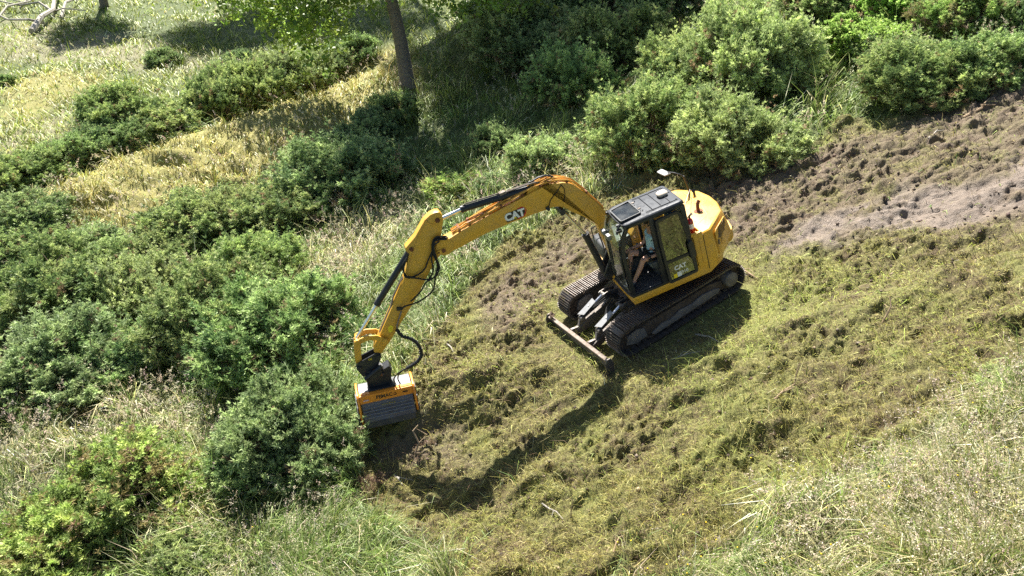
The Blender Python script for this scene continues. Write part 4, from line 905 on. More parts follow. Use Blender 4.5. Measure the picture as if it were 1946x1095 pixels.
E_ = [(0, 1), (1, 2), (2, 3), (3, 4), (4, 5), (5, 6), (6, 7), (0, 8), (8, 9), (9, 10), (10, 11), (11, 12), (12, 13), (13, 14), (14, 15), (0, 16), (16, 17), (17, 18), (18, 19), (19, 20), (20, 21), (21, 22), (22, 23), (3, 24), (24, 25), (25, 26), (26, 27), (27, 28), (3, 29), (29, 30), (30, 31), (31, 32), (32, 33)]
bod = skin('body', V_, E_, 'skin', PE)
# hands and face joined into the body mesh
mh = MB()
def hand(c, d, side):
    d = d.normalized(); sd_ = Vector((0, 1, 0)) * side; upv = sd_.cross(d) if side > 0 else d.cross(sd_)
    if upv.z < 0: upv = -upv
    c = Vector(c) - PO
    mh.loft([[c + sd_ * a * .03 + upv * b_ * .016 for a, b_ in ((-1, -.6), (-.6, -1), (.6, -1), (1, -.6), (1, .6), (.6, 1), (-.6, 1), (-1, .6))], [c + d * .045 + sd_ * a * .041 + upv * b_ * .015 for a, b_ in ((-1, -.6), (-.6, -1), (.6, -1), (1, -.6), (1, .6), (.6, 1), (-.6, 1), (-1, .6))], [c + d * .085 + sd_ * a * .040 + upv * b_ * .012 for a, b_ in ((-1, -.6), (-.6, -1), (.6, -1), (1, -.6), (1, .6), (.6, 1), (-.6, 1), (-1, .6))]])
    for k, (o, l) in enumerate(((-.031, .058), (-.010, .070), (.011, .075), (.031, .066))):
        b0 = c + d * .08 + sd_ * o; b1 = b0 + d * l * .42; b2 = b1 + d * l * .2 - upv * l * .30; b3 = b2 - d * l * .12 - upv * l * .26
        mh.tube([b0, b1, b2, b3], [.0098, .0092, .0084, .006], 8)
    t0 = c + d * .02 + sd_ * .034; t1 = t0 + d * .025 + sd_ * .022 - upv * .006; t2 = t1 + d * .025 - upv * .015; mh.tube([t0, t1, t2], [.0125, .011, .008], 8)
hand((.245, .41, 1.636), Vector((1, .05, -.05)), 1); hand((.105, .86, 1.576), Vector((1, -.1, .0)), -1)
hc = Vector((-.135, .62, 2.14)) - PO
mh.tube([hc + Vector((.075, 0, .01)), hc + Vector((.105, 0, -.015)), hc + Vector((.108, 0, -.03))], [.008, .013, .012], 8)
for s in (1, -1): mh.loft([[hc + Vector((-.01 + .022 * math.cos(a), s * .072, .032 * math.sin(a) - .01)) for a in np.linspace(0, 6.28, 9)[:-1]], [hc + Vector((-.014 + .024 * math.cos(a), s * .088, .034 * math.sin(a) - .01)) for a in np.linspace(0, 6.28, 9)[:-1]]])
mh.tube([hc + Vector((.078, -.026, -.055)), hc + Vector((.092, 0, -.056)), hc + Vector((.078, .026, -.055))], .006, 6)
bmm = bmesh.new(); bmm.from_mesh(bod.data); tmp = bpy.data.meshes.new('tmp'); bmesh.ops.recalc_face_normals(mh.bm, faces=mh.bm.faces); mh.bm.to_mesh(tmp); mh.bm.free(); bmm.from_mesh(tmp)
for f_ in bmm.faces: f_.smooth = True
bmm.to_mesh(bod.data); bmm.free(); bpy.data.meshes.remove(tmp)
for s in (1, -1):
    m_ = MB(); p = hc + Vector((.083, s * .03, .012)); m_.loft([[p + Vector((.004 * q, .012 * math.cos(a) * (1 - q * .5), .007 * math.sin(a) * (1 - q * .5))) for a in np.linspace(0, 6.28, 9)[:-1]] for q in (0, .6, 1)]); m_.build('eye', 'hair', PE)
skin('t_shirt', [((-.12, .62, 1.46), (.15, .175)), ((-.15, .62, 1.62), (.13, .165)), ((-.18, .62, 1.80), (.135, .185)), ((-.18, .62, 1.94), (.088, .14)), ((-.17, .44, 1.895), .082), ((-.115, .405, 1.77), .070), ((-.17, .80, 1.895), .082), ((-.17, .845, 1.745), .070)], [(0, 1), (1, 2), (2, 3), (3, 4), (4, 5), (3, 6), (6, 7)], 'shirt', PE)
skin('shorts', [((-.13, .62, 1.45), (.14, .165)), ((-.05, .53, 1.455), .112), ((.10, .495, 1.51), .102), ((.19, .485, 1.55), .092), ((-.06, .71, 1.455), .112), ((.04, .72, 1.48), .102), ((.10, .725, 1.49), .094)], [(0, 1), (1, 2), (2, 3), (0, 4), (4, 5), (5, 6)], 'shorts', PE)
skin('hair', [((-.165, .62, 2.20), (.085, .088)), ((-.175, .62, 2.14), (.075, .088)), ((-.12, .62, 2.235), (.06, .07))], [(0, 1), (0, 2)], 'hair', PE)
for nodes in ([((.45, .50, 1.09), .046), ((.50, .50, 1.075), .045), ((.60, .50, 1.068), .036)], [((.42, .70, 1.085), .046), ((.47, .70, 1.07), .045), ((.57, .70, 1.062), .036)]): skin('shoe', nodes, [(0, 1), (1, 2)], 'shoe', PE)
# ------------------------------------------------------------------ bushes
def frames(d):
    a = np.where(np.abs(d[:, 2:3]) < .9, np.array([[0, 0, 1.]]), np.array([[1., 0, 0]])); u = np.cross(d, a); u /= np.linalg.norm(u, axis=1, keepdims=True); return u, np.cross(d, u)
def unit(v): return v / np.maximum(np.linalg.norm(v, axis=-1, keepdims=True), 1e-9)
def needles(P, D, n_s, L, nl, nw, spread, rs, cols, ripple=.0):
    """P plume roots, D plume axes; each plume carries n_s sprigs of 5 thin leaves"""
    n = len(P); t = rs.uniform(.05, 1, (n, n_s)); u, v = frames(D)
    an = rs.uniform(0, 2 * math.pi, (n, n_s)); rad = rs.uniform(.0, 1, (n, n_s)) ** .6 * spread * (1.05 - t)
    off = (u[:, None] * np.cos(an)[..., None] + v[:, None] * np.sin(an)[..., None])
    S = P[:, None] + D[:, None] * (t * L[:, None])[..., None] + off * (rad * L[:, None])[..., None]
    SD = unit(D[:, None] * .9 + off * rs.uniform(.3, 1.1, (n, n_s, 1)) + np.array([0, 0, .25]))
    S = S.reshape(-1, 3); SD = SD.reshape(-1, 3); m = len(S); cs = np.repeat(cols, n_s, 0) * (0.68 + .72 * t.reshape(-1, 1))  # lighter towards the tip: young growth, steepened to put sunlit tips into the colour
    u, v = frames(SD); k = 5; a = rs.uniform(0, 2 * math.pi, (m, k))
    o = u[:, None] * np.cos(a)[..., None] + v[:, None] * np.sin(a)[..., None]
    ND = unit(SD[:, None] + o * rs.uniform(.35, .95, (m, k, 1))); tip = S[:, None] + ND * (nl * np.repeat(rs.uniform(.6, 1.35, n), n_s)[:, None] * rs.uniform(.6, 1.25, (m, k)))[..., None]
    w = unit(np.cross(ND, rs.normal(0, 1, (m, k, 3)))) * nw * .5
    mid = S[:, None] + ND * nl * .3
    V = np.stack([S[:, None] + mid * 0 - 0 * w, mid + w, tip, mid - w], 2).reshape(-1, 3)
    b = np.arange(m * k)[:, None] * 4; T = b + np.array([[0, 1, 2, 3]])
    C = np.repeat(cs, k * 4, 0) * rs.uniform(.85, 1.15, (len(V) // 4, 1)).repeat(4, 0); return V, T, C
def dome(nl, seed, squash):
    rs = np.random.default_rng(seed); L = []
    for i in range(nl):
        a = rs.uniform(0, 2 * math.pi); r = rs.uniform(0, .88) ** .75; h = (1 - r * r * .8) ** .5 * rs.uniform(.18, 1.0) * squash * .86
        L.append((r * math.cos(a), r * math.sin(a), h, rs.uniform(.13, .30)))
    return rs, np.array(L)
GREEN = {'gorse': [(.135, .195, .072), (.185, .25, .095), (.085, .135, .052), (.25, .31, .13)],
         'olive': [(.145, .22, .06), (.20, .285, .075), (.11, .165, .045), (.26, .33, .10), (.16, .15, .06)],
         'grey': [(.19, .25, .10), (.26, .32, .135), (.15, .20, .085)],
         'light': [(.19, .28, .07), (.15, .24, .055), (.24, .33, .10)],
         'brown': [(.16, .11, .075), (.22, .155, .11), (.10, .07, .05), (.13, .12, .05)]}
def bush_mesh(seed, kind, nl=13, n_pl=1150, squash=1.0, n_s=10):
    rs, L = dome(nl, seed, squash)
    P = []; D = []; lob = []
    while sum(len(p) for p in P) < n_pl:
        i = rs.integers(0, nl, 400); d = unit(rs.normal(0, 1, (400, 3))); d[:, 2] = np.where(d[:, 2] < -.25, -d[:, 2], d[:, 2])
        p = L[i, :3] + d * (L[i, 3] * rs.uniform(.72, 1.04, 400))[:, None]
        dist = np.linalg.norm(p[:, None] - L[None, :, :3], axis=2) / L[None, :, 3]; dist[np.arange(400), i] = 9
        ok = (dist.min(1) > .86) & (p[:, 2] > .03)
        P.append(p[ok]); D.append(unit(d[ok] * .8 + np.array([0, 0, .45]) + rs.normal(0, .28, (ok.sum(), 3)))); lob.append(i[ok])
    P = np.concatenate(P)[:n_pl]; D = np.concatenate(D)[:n_pl]; lob = np.concatenate(lob)[:n_pl]
    # plumes gather in sprays with dark gaps between them
    G = P[rs.choice(len(P), n_pl // 9, replace=False)]; GD = unit(unit(G - np.array([0, 0, .15])) * .7 + np.array([0, 0, .5]) + rs.normal(0, .25, G.shape))
    j = np.argmin(((P[:, None] - G[None]) ** 2).sum(2), 1); P = G[j] + (P - G[j]) * .62 + GD[j] * rs.uniform(-.05, .07, (len(P), 1)); D = unit(D * .55 + GD[j] + (P - G[j]) * 2.5)
    # skirt that reaches the ground
    n2 = n_pl // 5; a = rs.uniform(0, 2 * math.pi, n2); r = rs.uniform(.62, .98, n2); z = rs.uniform(.02, .42, n2) * squash
    P2 = np.stack([r * np.cos(a), r * np.sin(a), z], 1) * np.array([1, 1, 1]); P2[:, :2] *= (1 - .25 * z[:, None]); D2 = unit(P2 * np.array([1, 1, 0]) + np.array([0, 0, .5]) + rs.normal(0, .3, (n2, 3)))
    P = np.concatenate([P, P2]); D = np.concatenate([D, D2])
    pal = np.array(GREEN[kind]); lt = rs.integers(0, len(pal), nl); ci = np.concatenate([lt[lob], rs.integers(0, len(pal), n2)]); grp = np.concatenate([j % len(pal), rs.integers(0, len(pal), n2)]); ci = np.where(rs.uniform(size=len(P)) < .5, grp, ci); alt = rs.integers(0, len(pal), len(P)); ci = np.where(rs.uniform(size=len(P)) < .25, alt, ci)
    C = pal[ci] * (1 + rs.normal(0, .13, (len(P), 1)))
    if kind != 'brown':
        br = rs.uniform(size=len(P)) < np.where(P[:, 2] < .35, .16, .025); C[br] = np.array([.17, .13, .075]) * rs.uniform(.7, 1.2, (br.sum(), 1))
    Ln = rs.uniform(.13, .34, len(P)) 
    sh = rs.uniform(size=len(P)) < .06; Ln[sh] *= rs.uniform(1.5, 2.4, sh.sum()); D[sh] = unit(D[sh] + np.array([0, 0, .6]))
    big = kind == 'light'
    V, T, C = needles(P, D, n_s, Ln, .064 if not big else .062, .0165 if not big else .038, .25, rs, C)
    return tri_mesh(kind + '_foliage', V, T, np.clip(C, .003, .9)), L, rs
def stems_mesh(L, rs, n=26):
    m_ = MB()
    for k in range(n):
        l = L[k % len(L)]; a = rs.uniform(0, 6.28); r0 = rs.uniform(0, .16); p0 = Vector((r0 * math.cos(a), r0 * math.sin(a), -.08))
        e = Vector(l[:3]) + Vector(rs.normal(0, .16, 3)); mid = p0.lerp(e, .5) + Vector((rs.normal(0, .07), rs.normal(0, .07), -.02))
        m_.tube([p0, p0.lerp(mid, .5) + Vector(rs.normal(0, .02, 3)), mid, mid.lerp(e, .5) + Vector(rs.normal(0, .04, 3)), e], [.026, .021, .016, .011, .004], 5)
        for q in range(3): s = mid.lerp(e, rs.uniform(0, 1)); m_.tube([s, s + Vector(rs.normal(0, .10, 3)) + Vector((0, 0, .08)), s + Vector(rs.normal(0, .2, 3)) + Vector((0, 0, .12))], [.009, .006, .002], 4)
    o = m_.build('stem', 'twig'); me = o.data; bpy.data.objects.remove(o); return me
PROTO = {}
for kind, seeds in (('gorse', (1, 2, 3, 4)), ('olive', (5, 6)), ('grey', (7, 8)), ('light', (9,)), ('brown', (10, 11))):
    for s in seeds:
        br = kind == 'brown'
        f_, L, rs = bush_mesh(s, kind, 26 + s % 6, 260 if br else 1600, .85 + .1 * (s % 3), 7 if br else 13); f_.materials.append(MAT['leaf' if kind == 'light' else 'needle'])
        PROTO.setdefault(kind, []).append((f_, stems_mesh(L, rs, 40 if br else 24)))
BUSHES = [  # x, y of the foot in the photograph; half width in its pixels; height factor; kind; label
 (565, 905, 122, 1.15, 'grey', 'tall gorse bush with bare brown stems right below and left of the orange mulching head'),
 (490, 930, 95, .85, 'gorse', 'low green gorse bush against the left flank of the tall one beside the mulching head'),
 (195, 1070, 165, .75, 'olive', 'broad yellow-green gorse bush filling the lower left of the slope above the bottom edge'),
 (60, 1120, 120, .8, 'olive', 'olive green bush cut by the bottom left corner'),
 (300, 950, 85, .8, 'grey', 'pale green gorse hump on the upper right shoulder of the bottom left bush'),
 (360, 1110, 90, .6, 'grey', 'bluish green young gorse at the bottom edge beside the pale grass strip'),
 (95, 770, 140, .8, 'grey', 'grey-green gorse bush at the left edge above the pale grass clearing'),
 (210, 740, 90, .85, 'gorse', 'fresh green gorse bush right of the grey-green left edge bush'),
 (520, 730, 145, .95, 'gorse', 'wide mid green gorse bush with brown patches left of the stick and mulching head'),
 (400, 680, 125, 1.0, 'gorse', 'dense mid green gorse bush behind the wide one left of the stick'),
 (610, 660, 75, .8, 'gorse', 'small green gorse bush just left of the hydraulic cylinder on the stick'),
 (90, 620, 115, .95, 'gorse', 'dark green gorse bush at the left edge with deep shade below it'),
 (235, 610, 105, .95, 'grey', 'rounded pale gorse bush right of the dark one at the left edge'),
 (480, 560, 95, .85, 'gorse', 'gorse bush in front of the brown dead patch, its top near the pale grass'),
 (20, 520, 80, .8, 'gorse', 'gorse bush at the left edge above the dark shaded one'),
 (165, 530, 80, .7, 'grey', 'greyish low gorse below the lower end of the golden bank'),
 (290, 520, 75, .8, 'gorse', 'gorse bush left of the brown dead patch'),
 (40, 455, 72, .7, 'gorse', 'small green gorse mound touching the lower tip of the golden grass bank'),
 (385, 480, 28, 1.1, 'brown', 'dead brown gorse skeleton between green bushes left of the boom tip'),
 (360, 520, 30, .9, 'brown', 'lower dead brown gorse remains beside the brown skeleton'),
 (355, 462, 84, .75, 'gorse', 'gorse bush at the foot of the golden bank on its near side'),
 (430, 450, 62, 1.0, 'grey', 'silvery green gorse bush amid darker ones near the middle left'),
 (530, 450, 85, .9, 'gorse', 'leafy green gorse bush with a dark shaded base above the pale grass strip'),
 (640, 400, 105, .95, 'gorse', 'large gorse bush directly above the boom tip with black shade under it'),
 (575, 372, 66, .75, 'gorse', 'gorse bush on the golden bank side of the large one above the boom'),
 (700, 360, 70, .95, 'gorse', 'gorse bush on the right flank of the large one above the boom'),
 (640, 325, 62, .8, 'gorse', 'dark gorse bush higher up the gully below the tree trunk'),
 (705, 280, 55, .85, 'gorse', 'small dark gorse in the tree shade to the left of the shaded grass'),
 (745, 232, 45, .9, 'gorse', 'shaded gorse clump just below the foot of the tall trunk'),
 (212, 250, 68, .85, 'gorse', 'free standing dark gorse bush on the pale meadow behind the bank'),
 (300, 278, 80, .7, 'gorse', 'gorse bush in the row behind the golden bank, right of the free standing one'),
 (215, 303, 66, .75, 'gorse', 'gorse bush in the row behind the bank, below the free standing one'),
 (135, 318, 58, .75, 'grey', 'paler gorse in the lower part of the row behind the bank'),
 (72, 352, 58, .75, 'gorse', 'gorse bush near the left end of the row behind the bank'),
 (8, 366, 58, .8, 'gorse', 'last gorse bush of the row behind the bank, cut by the left edge'),
 (400, 232, 70, .95, 'gorse', 'high dark crowned gorse in the middle of the row behind the bank'),
 (480, 208, 68, .95, 'gorse', 'gorse bush right of the high crowned one in the row behind the bank'),
 (560, 180, 66, .9, 'grey', 'grey-green gorse at the right part of the row behind the bank'),
 (425, 172, 50, .9, 'gorse', 'dark gorse peeping over the row behind the bank'),
 (615, 148, 46, .9, 'gorse', 'gorse bush near the right end of the row, left of the tree trunk'),
 (670, 118, 42, .9, 'gorse', 'small gorse bush in tree shade at the very end of the row'),
 (305, 128, 30, .8, 'gorse', 'lone little dark gorse in the middle of the far meadow'),
 (450, 118, 26, .7, 'gorse', 'tiny gorse clump in the far meadow close to the shaded edge'),
 (-4, 168, 24, .8, 'gorse', 'small gorse cut by the left edge on the far meadow'),
 (940, 292, 42, 1.1, 'gorse', 'upright young gorse standing alone above the boom elbow'),
 (1030, 345, 78, .8, 'grey', 'light green young gorse behind the boom elbow'),
 (880, 385, 62, .55, 'olive', 'low fresh green gorse thicket above the arm cylinder'),
 (960, 372, 50, .5, 'gorse', 'low gorse growth right behind the boom'),
 (835, 330, 36, .6, 'gorse', 'thin gorse sprouts between shaded grass and the boom'),
 (1230, 310, 100, 1.15, 'gorse', 'tall bright gorse bush behind the cab roof, left of its rounder neighbour'),
 (1400, 325, 115, 1.0, 'grey', 'big round sunlit gorse bush with brown stems at its foot beside the cleared earth'),
 (1440, 195, 140, 1.0, 'grey', 'largest gorse bush, rising behind the two bushes nearest the machine'),
 (1310, 170, 85, 1.0, 'gorse', 'gorse bush filling the gap between the tall bright one and the largest one'),
 (1000, 135, 95, 1.0, 'gorse', 'dark shaded gorse right of the leafy branches at the top middle'),
 (1090, 200, 90, 1.0, 'gorse', 'dark gorse left of the tall bright bush, wholly in shade'),
 (1180, 130, 90, 1.0, 'gorse', 'shaded gorse higher behind the dark one at the top centre'),
 (1070, 60, 90, 1.0, 'gorse', 'dark gorse cut by the top edge above the centre'),
 (1190, 30, 90, 1.0, 'gorse', 'dark gorse at the top edge left of the largest bush'),
 (1300, 30, 80, 1.0, 'gorse', 'shaded gorse at the top edge just left behind the largest bush'),
 (940, 60, 60, .9, 'olive', 'olive dark bush beside the leafy branches at the top edge'),
 (1650, 125, 85, .85, 'light', 'bright leafy bramble between the big gorse bushes at the top right'),
 (1570, 40, 80, .9, 'grey', 'gorse at the top edge left of the bright bramble'),
 (1740, 45, 85, .9, 'light', 'bright leafy bramble cut by the top edge on the right'),
 (1790, 205, 110, .85, 'gorse', 'dark olive gorse bush with twiggy base at the upper right edge of the clearing'),
 (1720, 140, 70, .8, 'gorse', 'gorse bush just right of the bright bramble'),
 (1900, 160, 85, .8, 'gorse', 'gorse bush beside the right edge above the bare earth'),
 (1860, 70, 85, .9, 'olive', 'olive bush near the top right corner'),
 (1960, 60, 70, .9, 'gorse', 'gorse cut by the top right corner'),
 (1925, 745, 45, .35, 'grey', 'low blue-green gorse regrowth at the right edge below the mulch'),
 (700, 950, 38, .7, 'brown', 'brown broken brushwood at the mulch edge below the mulching head'),
 (785, 1050, 36, .8, 'brown', 'brown twiggy brush heap near the bottom edge, left of the mulch'),
 (812, 868, 26, .7, 'brown', 'brown splintered twigs just right of the shade under the mulching head'),
 (645, 880, 34, .6, 'brown', 'brown shattered twigs under the left end of the mulching head'),
]
def put_bush(px, py, r, hf, kind, label, i):
    p, depth = at(px, py); R = r / FPX * depth; me = PROTO[kind][i % len(PROTO[kind])]
    root = empty('gorse_bush' if kind in ('gorse', 'olive', 'grey') else ('bramble_bush' if kind == 'light' else 'dead_brush'), (p[0], p[1] + R * .55, 0), (0, 0, rng.uniform(0, 6.28)))
    root.location.z = float(base_h(np.array([root.location.x]), np.array([root.location.y]))[0]) - .03
    root.scale = (R * rng.uniform(.95, 1.1), R * rng.uniform(.8, 1.15), R * hf * .98)
    tag(root, label, 'bush', {'light': 'brambles', 'brown': 'dead brushwood'}.get(kind, 'gorse bushes on the slope'))
    f_ = link('foliage', me[0], None, root); s_ = link('stem', me[1], None, root)
    t = rng.uniform(1.3, 1.75); f_.color = (t * rng.uniform(.98, 1.12), t, t * rng.uniform(.9, 1.1), 1)
    return root
for i, b_ in enumerate(BUSHES): put_bush(*b_, i)

# ------------------------------------------------------------------ trees
def tree(px, py, height, cr, r0, label, seed, crown_from=.35, lean=(0, 0), pos=None, droop=(), nleaf=20000, dark=1.0):
    rs = np.random.default_rng(seed); p = at(px, py)[0] if pos is None else np.array([pos[0], pos[1], float(base_h(np.array([pos[0]]), np.array([pos[1]]))[0])])
    root = empty('broadleaf_tree', tuple(p)); tag(root, label, 'tree')
    m_ = MB(); H_ = height; path = [Vector((lean[0] * t * t * .4 + lean[0] * t * .6 + .08 * math.sin(t * 5), lean[1] * t, -.2 + (H_ * .8 + .2) * t)) for t in np.linspace(0, 1, 12)]; path[1] += Vector((.03, 0, -.55))
    m_.tube(path, [r0 * (1.7 if i == 0 else (1.12 - .088 * i + .03 * math.sin(i * 2.1))) for i in range(12)], 12); m_.build('trunk', 'bark', root)
    ends = []; m_ = MB()
    for k in range(16):
        t = crown_from + (1 - crown_from) * rs.uniform(0, .95); j = t * 11; i0 = int(j); a = path[i0].lerp(path[min(i0 + 1, 11)], j - i0); an = rs.uniform(0, 6.28); l = cr * rs.uniform(.6, 1.0) * (1.1 - .5 * t)
        e = a + Vector((math.cos(an) * l, math.sin(an) * l, l * rs.uniform(.1, .7))); mid = a.lerp(e, .5) + Vector((0, 0, -.1 * l)); m_.tube([a, mid, e], [r0 * .35, r0 * .2, .02], 6); ends += [mid, e, a.lerp(e, .75)]
    for (dx, dy, z, zl) in droop:
        a = path[int(np.clip(z / (H_ * .8) * 11, 0, 11))]; e = a + Vector((dx, dy, zl - z)); mid = a.lerp(e, .5) + Vector((0, 0, .35)); m_.tube([a, mid, e], [r0 * .22, r0 * .12, .012], 6)
        ends += [mid, e, e, a.lerp(e, .8)]
    m_.build('branch', 'bark', root)
    ends = np.array([list(e) for e in ends]); top = np.array([[*path[-1]]]); c = np.concatenate([ends, top, top]); nd = len(droop) * 4
    n = nleaf // 14; i = rs.integers(0, len(c), n); isd = (i >= 48) & (i < 48 + nd)
    cen = c[i] + rs.normal(0, 1, (n, 3)) * np.where(isd, .6, cr * .17)[:, None]
    q = cen[:, None] + rs.normal(0, .16, (n, 14, 3)); q = q.reshape(-1, 3); m = len(q)
    nrm = unit(rs.normal(0, 1, (m, 3)) + np.array([0, 0, .8])); u, v = frames(nrm); s = rs.uniform(.07, .13, (m, 1)); an = rs.uniform(0, 6.28, (m, 1)); a_ = u * np.cos(an) + v * np.sin(an); b2 = -u * np.sin(an) + v * np.cos(an)
    V = np.stack([q - a_ * s, q + b2 * s * .62, q + a_ * s, q - b2 * s * .62], 1).reshape(-1, 3); T = np.arange(m)[:, None] * 4 + np.array([[0, 1, 2, 3]])
    C = np.repeat(np.repeat(pick([(.22, .32, .05), (.28, .38, .07), (.15, .24, .04)], [1, 1, 1], n, rs), 14, 0), 4, 0) * dark
    link('crown', tri_mesh('leaf_crown', V, T, C), 'leaf', root); return root
TREES_HERE = True
tree(776, 158, 13, 3.6, .30, 'tall tree with a bare grey trunk at the top of the grassy bank', 31, .52, (-2.2, .6), droop=[(-2.4, -1.0, 5.0, 3.6), (-4.2, -.6, 5.5, 3.9), (-3.2, -1.0, 5.5, 2.9), (-5.4, -.5, 6, 4.0), (-1.2, .5, 5, 4.6), (-6.2, .3, 6.4, 4.6), (2.4, -.8, 6, 4.6), (3.6, -1.2, 6, 4.4), (4.8, -.8, 6, 4.9), (6.0, -.5, 6.4, 5.0)], nleaf=24000)
tree(197, 14, 12, 3.5, .28, 'far tree of which only the trunk foot shows at the top left', 32, .5, (.4, 0))
def shade_foot(px, py, s):
    """foot and crown height of a tree whose crown shades a place of the photograph from s metres up the sunbeam"""
    q, _ = at(px, py); return (q[0] + SUND.x * s, q[1] + SUND.y * s), q[2] + SUND.z * s
for k, (px, py, s, cr_) in enumerate(((960, 150, 24, 5.0), (1080, 90, 22, 5.4), (1190, 60, 20, 5.0), (850, 120, 24, 3.4), (560, 40, 22, 6.5), (440, 60, 18, 5.0), (700, 50, 24, 5.5), (1010, 190, 26, 3.2))):
    while proj([*shade_foot(px, py, s)[0], base_h(*[np.array([v]) for v in shade_foot(px, py, s)[0]])[0]])[1] > -70: s += 1.5
    ps_, zc = shade_foot(px, py, s); zb = float(base_h(np.array([ps_[0]]), np.array([ps_[1]]))[0]); hh = max(8, (zc - zb) / .73)
    tree(0, 0, hh, cr_, .26, 'tree standing out of the picture above the top edge, seen only by its shade', 40 + k, .78, (0, 0), pos=ps_, nleaf=30000)['group'] = 'trees above the top edge'

# fallen bleached tree at the top left
p, d_ = at(40, 72); fr = empty('fallen_tree', tuple(p)); tag(fr, 'bleached leafless fallen tree lying on the far meadow at the top left', 'fallen tree')
def wat(px, py, lift=.25): q, _ = at(px, py); return Vector(q - p) + Vector((0, 0, lift))
m_ = MB()
for pts, r in (([(62, 66), (85, 50), (105, 30), (112, 8), (118, -10)], .19), ([(85, 50), (60, 56), (20, 50), (-10, 45)], .10), ([(105, 30), (80, 22), (40, 22), (0, 24)], .09), ([(40, 22), (60, 12), (110, 0), (150, -8)], .07), ([(-5, 45), (20, 30), (60, 14), (100, -8)], .08), ([(118, 40), (130, 22), (150, 8), (175, -8)], .11), ([(105, 28), (125, 34), (165, 32)], .06), ([(118, 34), (120, 48)], .04), ([(30, 50), (28, 60)], .03), ([(20, 20), (10, 10), (0, 16)], .04), ([(150, 8), (140, -4)], .04), ([(60, 14), (20, 14), (0, 10)], .04)):
    q = [wat(a, b_, .2 + .3 * (i % 2) + .1 * i) for i, (a, b_) in enumerate(pts)]; m_.tube(q, [r * (1 - .75 * i / len(q)) for i in range(len(q))], 7)
m_.build('branch', 'deadwood', fr)

# ------------------------------------------------------------------ loose branches on the mulch
STICKS = [((845, 650), (862, 672), .03, 'forked pale split branch on the mulch right of the hose loop'), ((845, 590), (870, 625), .02, 'thin pale stick leaning uphill right of the stick of the machine'),
 ((900, 775), (960, 768), .014, 'long thin straw coloured stick in the mulch below the dozer blade'), ((1322, 632), (1368, 650), .02, 'pale bent stick in the shade line behind the near track'),
 ((1470, 768), (1508, 738), .025, 'pale forked stick on the mulch right of the machine shadow'), ((1508, 738), (1516, 700), .015, 'short upright twig above the forked stick'),
 ((1455, 622), (1478, 632), .016, 'tiny pale wood piece on the mulch right of the near track'), ((1678, 610), (1684, 566), .022, 'upright pale branch on the mulch below the bare earth'),
 ((1830, 225), (1890, 205), .05, 'thick brown root lying on the earth near the top right'), ((1762, 270), (1795, 245), .03, 'arched brown root on the bare earth at the upper right'),
 ((1340, 318), (1372, 270), .035, 'broken pale stump spike at the foot of the big round bush'), ((1352, 300), (1330, 322), .02, 'small broken branch beside the pale stump spike'),
 ((805, 1062), (885, 1048), .03, 'white broken branch sticking out of the brown heap at the bottom'), ((790, 870), (812, 800), .028, 'brown twig standing in front of the mulching head'),
 ((655, 800), (640, 890), .02, 'thin brown branch leaning left of the mulching head'), ((1030, 960), (1070, 985), .02, 'reddish splinter lying on the lower mulch'),
 ((1010, 790), (1045, 772), .012, 'thin pale stick in the mulch just above the shadow of the boom'), ((1085, 985), (1082, 945), .014, 'short pale splinter upright on the lower mulch'), ((1275, 690), (1330, 672), .016, 'grass covered stick in the shade right of the dozer blade'),
 ((1405, 512), (1440, 528), .03, 'whitish branch caught at the rear end of the near track'),
 ((1165, 1060), (1185, 1030), .02, 'pale stem at the bottom edge of the mulch'), ((750, 900), (765, 925), .03, 'light wood chunk in the shade below the mulching head')]
for i, (a, b_, r, lab) in enumerate(STICKS):
    A_, _ = at(*a); B_, _ = at(*b_); A_ = Vector(A_); B_ = Vector(B_)
    A_.z = float(ground_z(A_.x, A_.y)[0]) + r * .3; B_.z = float(ground_z(B_.x, B_.y)[0]) + r
    if 'upright' in lab or 'standing' in lab or 'spike' in lab: B_ = A_ + (B_ - A_) * .35 + Vector((0, 0, .35))
    rs = np.random.default_rng(100 + i); mids = [A_.lerp(B_, t) + Vector((rs.normal(0, 1.2 * r), rs.normal(0, 1.2 * r), r * .9 + abs(rs.normal(0, r)))) for t in (.3, .62)]
    r *= .75; o = empty('loose_branch', tuple(A_)); m_ = MB(); pts = [A_, *mids, B_]; m_.tube([q - A_ for q in pts], [r, r * .9, r * .7, r * .35], 7)
    s = mids[0] - A_; m_.tube([s, s + (B_ - A_) * .18 + Vector((rs.normal(0, .06), rs.normal(0, .06), .06)), s + (B_ - A_) * .3 + Vector((rs.normal(0, .12), rs.normal(0, .12), .05))], [r * .5, r * .35, r * .12], 5)
    m_.build('wood', 'freshwood' if i % 3 else 'deadwood', o); tag(o, lab, 'branch', 'loose branches on the ground')

# ------------------------------------------------------------------ grass, seed heads, mulch strands
def keep_out(x, y, g=0):
    lx = x * RW[0][0] + y * RW[1][0]; ly = x * RW[0][1] + y * RW[1][1]; return (np.abs(ly) < 1.17) & (lx > -1.5) & (lx < 1.6) & (np.abs(ly) > (.70 if g else -1))
NT = 19000; tx, ty, tr_ = polar(NT, 2.6, 90, rng, 50); NG = 520000
ti = rng.integers(0, NT, NG); loose = rng.uniform(size=NG) < .38
sg_ = (.05 + .0055 * tr_[ti]) * rng.uniform(.5, 1.5, NG); ox = rng.normal(0, 1, NG) * sg_; oy = rng.normal(0, 1, NG) * sg_
lx_, ly_, lr_ = polar(NG, 2.6, 90, rng, 50)
x = np.where(loose, lx_, tx[ti] + ox); y = np.where(loose, ly_, ty[ti] + oy); r = np.where(loose, lr_, tr_[ti])
M = masks(x, y); z = base_h(x, y) + detail_h(x, y, M)
